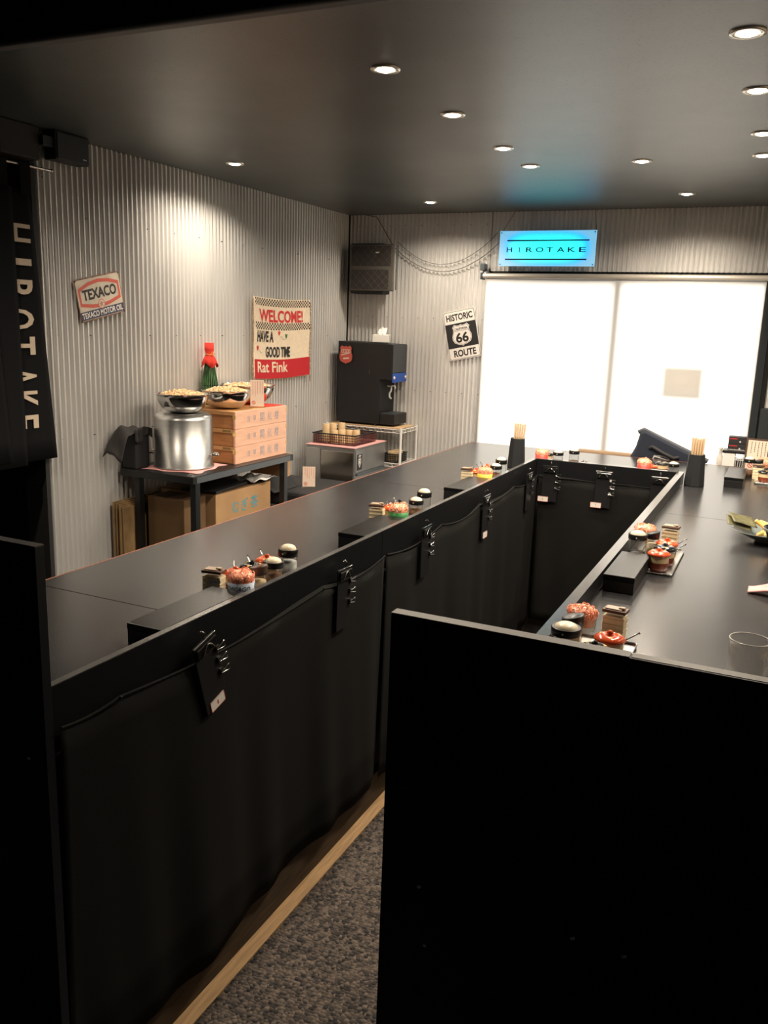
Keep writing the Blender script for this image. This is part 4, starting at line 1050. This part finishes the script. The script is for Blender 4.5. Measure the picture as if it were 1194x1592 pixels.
# left counter, three sets with the same layout
sets = [('nearest set on the left counter', 0.0, BLUB, 'CHICAGO'), ('middle set on the left counter', 0.962, TILEG, None), ('farthest set on the left counter', 1.900, YELB, None)]
for i, (wh, dy, band, word) in enumerate(sets):
    G = 'seasoning set, '+wh
    spice_box((-1.270, 1.722+dy, ZT+.0003), 'clear spice box with brown lid in the '+wh, G, .15, i == 0)
    tie_cup((-1.1835, 1.716+dy, ZT+.0003), ['cup of coral hair ties with pale blue CHICAGO band, left counter', 'cup of coral hair ties with green band, left counter', 'cup of coral hair ties with yellow band, left counter'][i], G, band, word, i)
    pot_jar((-1.246, 1.783+dy, ZT+.0003), 'red lidded condiment pot beside the spice box, '+wh, G, REDL, 2.2)
    pot_jar((-1.243, 1.855+dy, ZT+.0003), 'black lidded condiment pot behind the red one, '+wh, G, BLKL, 2.3)
    if i != 1: pot_jar((-1.243, 1.928+dy, ZT+.0003), 'second red lidded condiment pot behind the black one, '+wh, G, REDL, 2.4)
    if i == 0: brown_shaker((-1.178, 1.786+dy, ZT+.0003), .0225, .085, 'brown lidded shaker beside the hair tie cup, '+wh, G)
    dome_shaker((-1.178, 1.858+dy, ZT+.0003), .0265, .085, 'short black shaker with cream dome in the '+wh, PEPPER, .040, G)
    dome_shaker((-1.177, 1.930+dy, ZT+.0003), .0265, .105, 'tall black shaker with cream dome in the '+wh, mat('grey_salt', (.42, .42, .40), .6) if i == 0 else PEPPER, .058 if i == 0 else .022, G)  # grey fill in the nearest tall jar, added for the clear glass's pale look
lacquer_box(-1.240, -1.1465, 1.365, 1.675, 'glossy black chopstick box nearest to the left partition')
lacquer_box(-1.240, -1.1465, 2.335, 2.645, 'glossy black chopstick box at the middle of left counter')
lacquer_box(-1.240, -1.1465, 3.255, 3.57, 'glossy black chopstick box at the far end of left counter')

# far counter sets
G = 'seasoning set by the left chopstick holder'
tie_cup((-1.125, 4.365, ZT+.0003), 'cup of coral hair ties by the left chopstick holder', G, REDB, None, 11)
pot_jar((-1.115, 4.45, ZT+.0003), 'black lidded pot on the far counter by the hair tie cup', G, BLKL, .6)
dome_shaker((-1.045, 4.39, ZT+.0003), .0265, .083, 'short black shaker on the far counter near the left holder', PEPPER, .02, G)
dome_shaker((-.975, 4.45, ZT+.0003), .0265, .092, 'taller black shaker on the far counter near the left holder', PEPPER, .03, G)
pot_jar((-.925, 4.47, ZT+.0003), 'tiny dark pot right of the taller shaker, far counter', G, BLKL, .6, True, .5)
G = 'seasoning set by the right chopstick holder'
tie_cup((-.605, 4.37, ZT+.0003), 'cup of coral hair ties by the right chopstick holder', G, REDB, None, 12)
pot_jar((-.572, 4.425, ZT+.0003), 'small red pot on the far counter next to the bag', G, REDL, .5, True, .8)
pot_jar((-.536, 4.50, ZT+.0003), 'black lidded pot on the far counter beside the bag', G, BLKL, .6)
dome_shaker((-.468, 4.395, ZT+.0003), .0265, .080, 'short black shaker touching the right chopstick holder', PEPPER, .02, G)

# right counter sets
G = 'seasoning set behind the near partition'
tray((-.312, 1.80, ZT+.0003), .14, .25, 'small steel tray behind the near partition', G)
z_ = ZT+.0022
dome_shaker((-.3708, 1.755, ZT+.0003), .031, .085, 'large domed black shaker just behind the near partition', PEPPER, .01, G)
brown_shaker((-.372, 1.822, ZT+.0003), .0235, .085, 'dark lidded shaker between domed shaker and hair ties, near partition', G, BLK)
tie_cup((-.366, 1.893, ZT+.0003), 'clear cup of coral hair ties behind the near partition', G, ACRY, None, 13)
spice_box((-.300, 1.945, ZT+.0003), 'clear spice box with brown lid behind the near partition', G, -.1)
pot_jar((-.284, 1.795, z_), 'red lidded condiment pot behind the near partition', G, REDL, .35)
pot_jar((-.300, 1.715, z_), 'black lidded condiment pot behind the near partition', G, BLKL, -2.0, False)
G = 'seasoning set in the middle of the right counter'
tray((-.308, 2.72, ZT+.0003), .125, .33, 'steel tray in the middle of the right counter', G)
dome_shaker((-.3745, 2.725, ZT+.0003), .0285, .087, 'large domed black shaker, middle of the right counter', BLK, .02, G)
brown_shaker((-.334, 2.768, z_), .0195, .082, 'dark lidded spice shaker, middle of the right counter', G, BLK)
tie_cup((-.370, 2.845, ZT+.0003), 'cup of coral hair ties, middle of the right counter', G, ACRY, None, 14)
spice_box((-.298, 2.925, ZT+.0003), 'clear spice box with brown lid, middle of the right counter', G, -.1)
pot_jar((-.287, 2.75, z_), 'rear red lidded pot on the middle steel tray', G, REDL, .5)
pot_jar((-.284, 2.68, z_), 'black lidded pot between two red ones on the middle tray', G, BLKL, .4)
pot_jar((-.292, 2.605, z_), 'front red lidded pot on the middle steel tray', G, REDL, .4)
lacquer_box(-.400, -.315, 2.315, 2.60, 'glossy black chopstick box on right counter before the steel tray')
lacquer_box(-.225, -.140, 4.285, 4.64, 'glossy black chopstick box at the far end of right counter')
G = 'seasoning set at the far end of the right counter'
dome_shaker((-.137, 4.69, ZT+.0003), .0265, .100, 'domed black shaker on the far end of the right counter', PEPPER, .03, G)
brown_shaker((-.095, 4.72, ZT+.0003), .0225, .088, 'dark lidded shaker beside the hair ties, far end of right counter', G, BLK)
tie_cup((-.068, 4.80, ZT+.0003), 'cup of coral hair ties at the far right edge', G, ACRY, None, 15)
spice_box((-.088, 4.62, ZT+.0003), 'pale spice box at the far end of the right counter', G)
tray((-.035, 4.57, ZT+.0003), .125, .20, 'steel tray at the far end of the right counter', G)
pot_jar((-.055, 4.53, z_), 'black lidded pot on the tray at the right edge', G, BLKL, .4)
card_stand((-.112, 4.90, ZT+.0003), .105, .165, 'framed notice with Japanese writing and no smoking mark, far right', rz=-.15, frame=True)

# chopstick holders
HOLD = mat('holder_black', (.012, .013, .015), .55, bump=.1, bscale=300)
def holder(x, y, lab, seed):
    t = thing('chopstick_holder', lab, 'holder', (x, y, ZT+.0003), (0, 0, .2), 'chopstick holders at the counter corners')
    n = 8; m = MB()
    prof = [(.046, 0), (.048, .003), (.0385, .148), (.0385, .150), (.034, .150), (.034, .02), (0, .02)]
    vs = [(r*math.cos(2*PI*(k+.5)/n), r*math.sin(2*PI*(k+.5)/n), z) for r, z in prof[:-1] for k in range(n)]
    fs = [(i*n+k, i*n+(k+1) % n, (i+1)*n+(k+1) % n, (i+1)*n+k) for i in range(5) for k in range(n)]
    m.add(vs, fs); m.add(vs[:n], [tuple(range(n-1, -1, -1))]); m.add(vs[-n:], [tuple(range(n))]); m.build('body', HOLD, t, bevel=.002)
    rr = random.Random(seed)
    for k in range(15):
        i_, j_ = k % 5, k//5
        o = bx(-.0044, .0044, -.0024, .0024, 0, .200+rr.uniform(-.002, .006)).build('chopsticks', WOODS)
        lx, ly = -.0192+.0096*i_, -.007+.007*j_; c_, s_ = math.cos(.2), math.sin(.2)
        o.location = (x+lx*c_-ly*s_, y+lx*s_+ly*c_, ZT+.0215)
        lean = .045 if seed == 1 else 0
        o.rotation_euler = (-.01*j_+.01, lean+.012*(i_-2), .2)
        tag(o, 'pale wooden disposable chopsticks standing in the %s holder' % ('left' if seed == 1 else 'right'), 'chopsticks', 'chopsticks in the %s holder' % ('left' if seed == 1 else 'right'))
holder(-1.222, 4.235, 'tapered black chopstick holder at the left inner corner', 1)
holder(-.352, 4.235, 'tapered black chopstick holder at the right inner corner', 2)

# food, glass and towel at the right edge
dw, gw = -.030, 1.735
gl = thing('drinking_glass', 'empty clear ribbed drinking glass at the right edge, beyond the partition', 'glass', (-.008, 1.755, ZT+.0003))
def glassprof(n):
    vs = []; prof = [(.034, 0), (.036, .004), (.0385, .10), (.0395, .118), (.0375, .118), (.0362, .10), (.033, .010), (0, .009)]
    return prof
m = MB(); m.lathe(glassprof(0), 12*4); 
m.v = [((x*(1+.010*math.cos(12*math.atan2(y, x)))) if z < .1 else x, (y*(1+.010*math.cos(12*math.atan2(y, x)))) if z < .1 else y, z) for x, y, z in m.v]
m.build('tumbler', glassmat('tumbler_glass', (.985, .98, .97), .12), gl)
MB().tube([(.0385*math.cos(t), .0385*math.sin(t), .118) for t in [2*PI*k/40 for k in range(40)]], .0012, 6, closed=True).build('rim', mat('thick_glass_rim', (.62, .60, .56), .12), gl)  # highlight along the glass rim put into an opaque pale colour
pt = thing('side_plate', 'shallow grey green dish with nori and bamboo shoots, right edge', 'dish', (-.015, 3.205, ZT+.0003))
MB().lathe([(.030, 0), (.032, .006), (.06, .014), (.105, .036), (.108, .038), (.104, .038), (.06, .018), (0, .010)], 48).build('dish', CELAD, pt)
for k, (dx, dy, rz) in enumerate(((-.085, .015, .2), (-.073, .028, .35))):
    m = MB(); m.grid(lambda u, v: ((u-.5)*.085, (v-.5)*.085, .0012*math.sin(u*6+v*3)), 10, 10)
    o = m.build('nori_sheet', NORI, loc=(dx-.018, 3.200+dy, ZT+.055+.009*k), rot=(.22, .22, rz), solid=.0012)
    tag(o, ['front sheet of dark green nori leaning on the dish', 'rear sheet of dark green nori leaning on the dish'][k], 'nori', 'nori sheets on the dish')
rr = random.Random(5)
for k in range(24):
    an = rr.uniform(0, 2*PI); q = rr.uniform(0, .042)
    o = bx(-.022, .022, -.0075, .0075, -.006, .006).build('bamboo_shoot', BAMB, loc=(-.002+q*math.cos(an), 3.190+q*math.sin(an), ZT+.034+.0055*(k % 6)), bevel=.003, rot=(rr.uniform(-.6, .6), rr.uniform(-.6, .6), rr.uniform(0, 3)))
    tag(o, 'yellow bamboo shoot strip heaped on the grey green dish', 'bamboo shoot', 'bamboo shoots on the dish')
rb = thing('ramen_bowl', 'dark glazed ramen bowl cut off by the right edge, before the dish', 'bowl', (.060, 3.03, ZT+.0003))
MB().lathe([(.032, 0), (.034, .010), (.060, .040), (.078, .085), (.0805, .088), (.077, .088), (.058, .045), (0, .020)], 48).build('bowl', mat('dark_glaze', (.012, .014, .015), .12, coat=.4), rb)
MB().lathe([(.0775, .078), (.0795, .079), (.0812, .0885), (.0800, .0890)], 48, caps=False).build('pale_rim', CELAD, rb)
m = MB(); 
def towel(u, v):
    x = -.035+.14*u; y = 2.505+.06*v-.02*u
    return (x, y, ZT+.004+.032*min(1, u*1.8)*math.sin(PI*(.15+.7*v))+.004*math.sin(v*9+u*5)*min(1, u*2))
m.grid(towel, 20, 14); o = m.build('hand_towel', PINK, solid=.004); tag(o, 'crumpled pink towel tip lying on the right counter', 'towel')

# ------------------------------------------------------------------ beyond the far counter
ch = thing('chair', 'chair with tan padded back bar tucked behind the far counter', 'chair', (-.955, 5.15, 0))
TANP = mat('tan_leather', (.30, .20, .12), .45)
bx(-.165, .165, .02, .055, .86, .944).build('backrest', TANP, ch, bevel=.016, seg=3)
bx(-.18, .18, -.17, .10, .60, .64).build('seat', TANP, ch, bevel=.012)
for x in (-.17, .15):
    bx(x, x+.02, .06, .08, 0, .88).build('leg', GREYM, ch); bx(x, x+.02, -.16, -.14, 0, .60).build('leg', GREYM, ch)
# navy bag
bg_ = thing('tote_bag', 'navy insulated tote bag leaning beside the right chopstick holder', 'bag', (-.60, 5.12, .93), FAR_ROT)
outl = [(-.205, -.035), (-.155, .075), (-.135, .165), (-.118, .175), (.09, .085), (.24, .025), (.19, -.035), (.12, -.20), (-.17, -.20)]
m = MB(); n = len(outl); vs = []
for (zz, s_) in ((.0, .94), (.015, 1.0), (.075, 1.0), (.095, .93)):
    vs += [((x-.02)*s_+.02, y*s_, zz) for x, y in outl]
m.add(vs, [tuple(range(n-1, -1, -1)), tuple(range(3*n, 4*n))]+[(j*n+i, j*n+(i+1) % n, (j+1)*n+(i+1) % n, (j+1)*n+i) for j in range(3) for i in range(n)])
m.build('bag_body', NAVY, bg_, bevel=.006)
m = MB(); m.tube([(-.150, .155, .04), (-.125, .172, .05), (.09, .083, .055), (.238, .022, .045)], .013, 10); m.build('zip_edge', NAVYT, bg_)
m = MB(); m.tube([(-.075, .075, .096), (-.06, .085, .106), (.0, .055, .112), (.06, .03, .110), (.085, .035, .096)], .011, 8); m.build('handle', BLKM, bg_)
def arc_(v):
    r_ = .075; th = PI/2-v[0]/r_-.25; r2 = r_+v[1]
    return (-.012+r2*math.cos(th), -.036+r2*math.sin(th)*.95, .0968)
lettering('Organising in', .115, .016, warp=arc_).build('lettering', PAPER, bg_)
place(ring([(-.045, -.02), (.05, -.02), (.05, .012), (-.03, .03)], [(-.040, -.017), (.046, -.017), (.046, .009), (-.028, .025)], 0, .0), T(-.018, .004, .0968)).build('logo_outline', PAPER, bg_)
bs_ = thing('stool', 'black stool hidden behind the far counter under the tote bag', 'stool', (-.575, 5.13, 0))
bx(-.17, .2, -.16, .16, .68, .725).build('seat', PADC, bs_, bevel=.01)
for x in (-.17, .15):
    for y in (-.14, .12): bx(x, x+.02, y, y+.02, 0, .68).build('leg', TABM, bs_)
# side stand with organiser, right of window
mr = thing('magazine_rack', 'white magazine rack with black top beside the window frame', 'rack', (-.225, 5.27, 0))
bx(-.075, .06, -.05, .05, .99, 1.006).build('top_board', BLK, mr, bevel=.002)
bx(-.07, -.005, -.048, .045, .55, .989).build('white_side', WHITEP, mr, bevel=.002)
m = MB()
for k in range(6):
    m.tube([(-.004+.012*k, -.048, .70), (.002+.012*k, -.048, .985)], .0015, 5)
m.tube([(-.005, -.049, .975), (.02, -.049, .962), (.045, -.049, .978)], .003, 6); m.tube([(-.005, -.049, .955), (.058, -.049, .955)], .002, 6)
m.build('wire_front', WHITEP, mr)
for x in (-.07, .05): bx(x, x+.01, -.04, .04, 0, .55).build('leg', WHITEP, mr)
bx(-.004, .058, -.04, .045, .70, .95).build('dark_magazine', DARKP, mr)
ogz = 1.0065
for k in range(2):
    t = thing('card_box', ['lower black card box with red and white writing on the rack', 'upper black card box with red writing on the rack'][k], 'box', (-.225, 5.265, ogz+.040*k), group='black card boxes on the magazine rack')
    bx(-.050, .050, -.035, .035, 0, .038).build('box_body', DARKP, t, bevel=.001)
    MB().lathe([(.0045, 0), (.0045, .001)], 10).build('white_dot', PAPER, t, loc=(.012, -.0352, .012), rot=(PI/2, 0, 0))
    m = MB(); rr = random.Random(k+40); x_ = -.044
    while x_ < -.004:
        w_ = rr.uniform(.003, .007); m.box(x_, x_+w_, -.0358, -.0352, .024, .030); x_ += w_+.002
    m.build('lettering', REDP, t)
    if k == 0:
        m = MB(); x_ = -.046
        while x_ < .04:
            w_ = rr.uniform(.002, .006); m.box(x_, x_+w_, -.0358, -.0352, .003, .007); x_ += w_+.0025
        m.build('white_lettering', PAPER, t)
wb = thing('squeeze_bottle', 'small white translucent bottle left of the magazine rack', 'bottle', (-.312, 5.27, .90))
MB().lathe([(.018, 0), (.020, .004), (.020, .05), (.012, .07), (.008, .10), (.011, .105), (.011, .112), (0, .113)], 20).build('bottle_body', mat('milky_plastic', (.6, .56, .5), .4), wb)
tag(bx(-.025, .025, -.03, .03, 0, .90).build('pedestal', WHITEP, loc=(-.330, 5.27, 0)), 'narrow white pedestal hidden behind the counter under the bottle', 'pedestal')

# ------------------------------------------------------------------ clipboards hanging on the rails
def clipboard(M_, lab, number=None, tilt=0.0, w=.078, h=.180, tx=.002):
    t = thing('clipboard', lab, 'clipboard', group='order clipboards hanging on the rails')
    t.matrix_world = M_ @ RZ(tilt)
    # origin at hook, facing +z, y up
    bx(-w/2, w/2, -h-.015, -.012, 0.002, .006).build('board', BLK, t, bevel=.001)
    bx(-w/2+.004, w/2-.004, -.045, -.018, .0065, .013).build('clip_plate', BLKL, t, bevel=.002)
    MB().tube([(-.022+.044*k/10, -.040+.020*math.sin(PI*k/10), .0165) for k in range(11)], .0018, 6).build('clip_arc', CHROME, t)
    MB().tube([(-w/2, -.011, .009), (w/2, -.011, .009)], .0014, 5).build('clip_bar', CHROME, t)
    MB().tube([(0, .006, -.001), (0, .012, .006), (.003, .006, .010), (0, -.010, .008)], .0018, 6).build('hook', CHROME, t)
    for k in range(3):
        y = -.055-.032*k
        c = bx(w/2-.012, w/2+.001, y-.008, y+.008, 0.0, .012).build('binder_clip', BLKL, t, bevel=.002)
        m = MB()
        for s_ in (-1, 1):
            m.tube([(w/2-.010, y+s_*.002, .013), (w/2+.010, y+s_*.006, .015), (w/2+.016, y+s_*.008, .015), (w/2+.019, y+s_*.0045, .015), (w/2+.016, y+s_*.0025, .015)], .0013, 5)
        m.build('clip_handle', CHROME, c)
    if number:
        g_ = MB().prism(rrect(.027, .0135, .003), 0, .001).build('number_tag', PAPER, t, loc=(tx, -h-.004, .0065), rot=(0, 0, 0))
        ring(rrect(.027, .0135, .003), rrect(.0255, .012, .003), 0, .0012).build('tag_border', REDM, g_)
        place(lettering(number, .004 if number == '1' else .006, .011), T(0, 0, .0013)).build('lettering', REDM, g_)
    return t
def face_left(y, z): return Matrix(((0, 0, 1, X0+.0035), (-1, 0, 0, y), (0, 1, 0, z), (0, 0, 0, 1))) if False else Matrix(((0, 0, 1, X0+.024), (1, 0, 0, y), (0, 1, 0, z), (0, 0, 0, 1)))
def face_far(x, z): return Matrix(((1, 0, 0, x), (0, 0, -1, YR-.024), (0, 1, 0, z), (0, 0, 0, 1)))
for y, lab, nb, tl in ((1.445, 'nearest hanging clipboard, swung aside, tag reading 1', '1', .28), (2.115, 'second hanging clipboard from the near end of left rail', None, -.03),
                       (2.735, 'third hanging clipboard on the left rail, no tag', None, 0), (3.40, 'fourth hanging clipboard on the left rail with white tag', '4', 0),
                       (4.06, 'fifth hanging clipboard on the left rail, beside the inner corner', None, 0)):
    clipboard(face_left(y, .965), lab, nb, tl)
for x, lab, nb in ((-1.045, 'left hanging clipboard on the far rail, tag reading 6', '6'), (-.775, 'middle hanging clipboard on the far rail, tag reading 7', '7'), (-.51, 'right hanging clipboard on the far rail near the corner', None)):
    clipboard(face_far(x, .978), lab, nb, 0, tx=-.03)
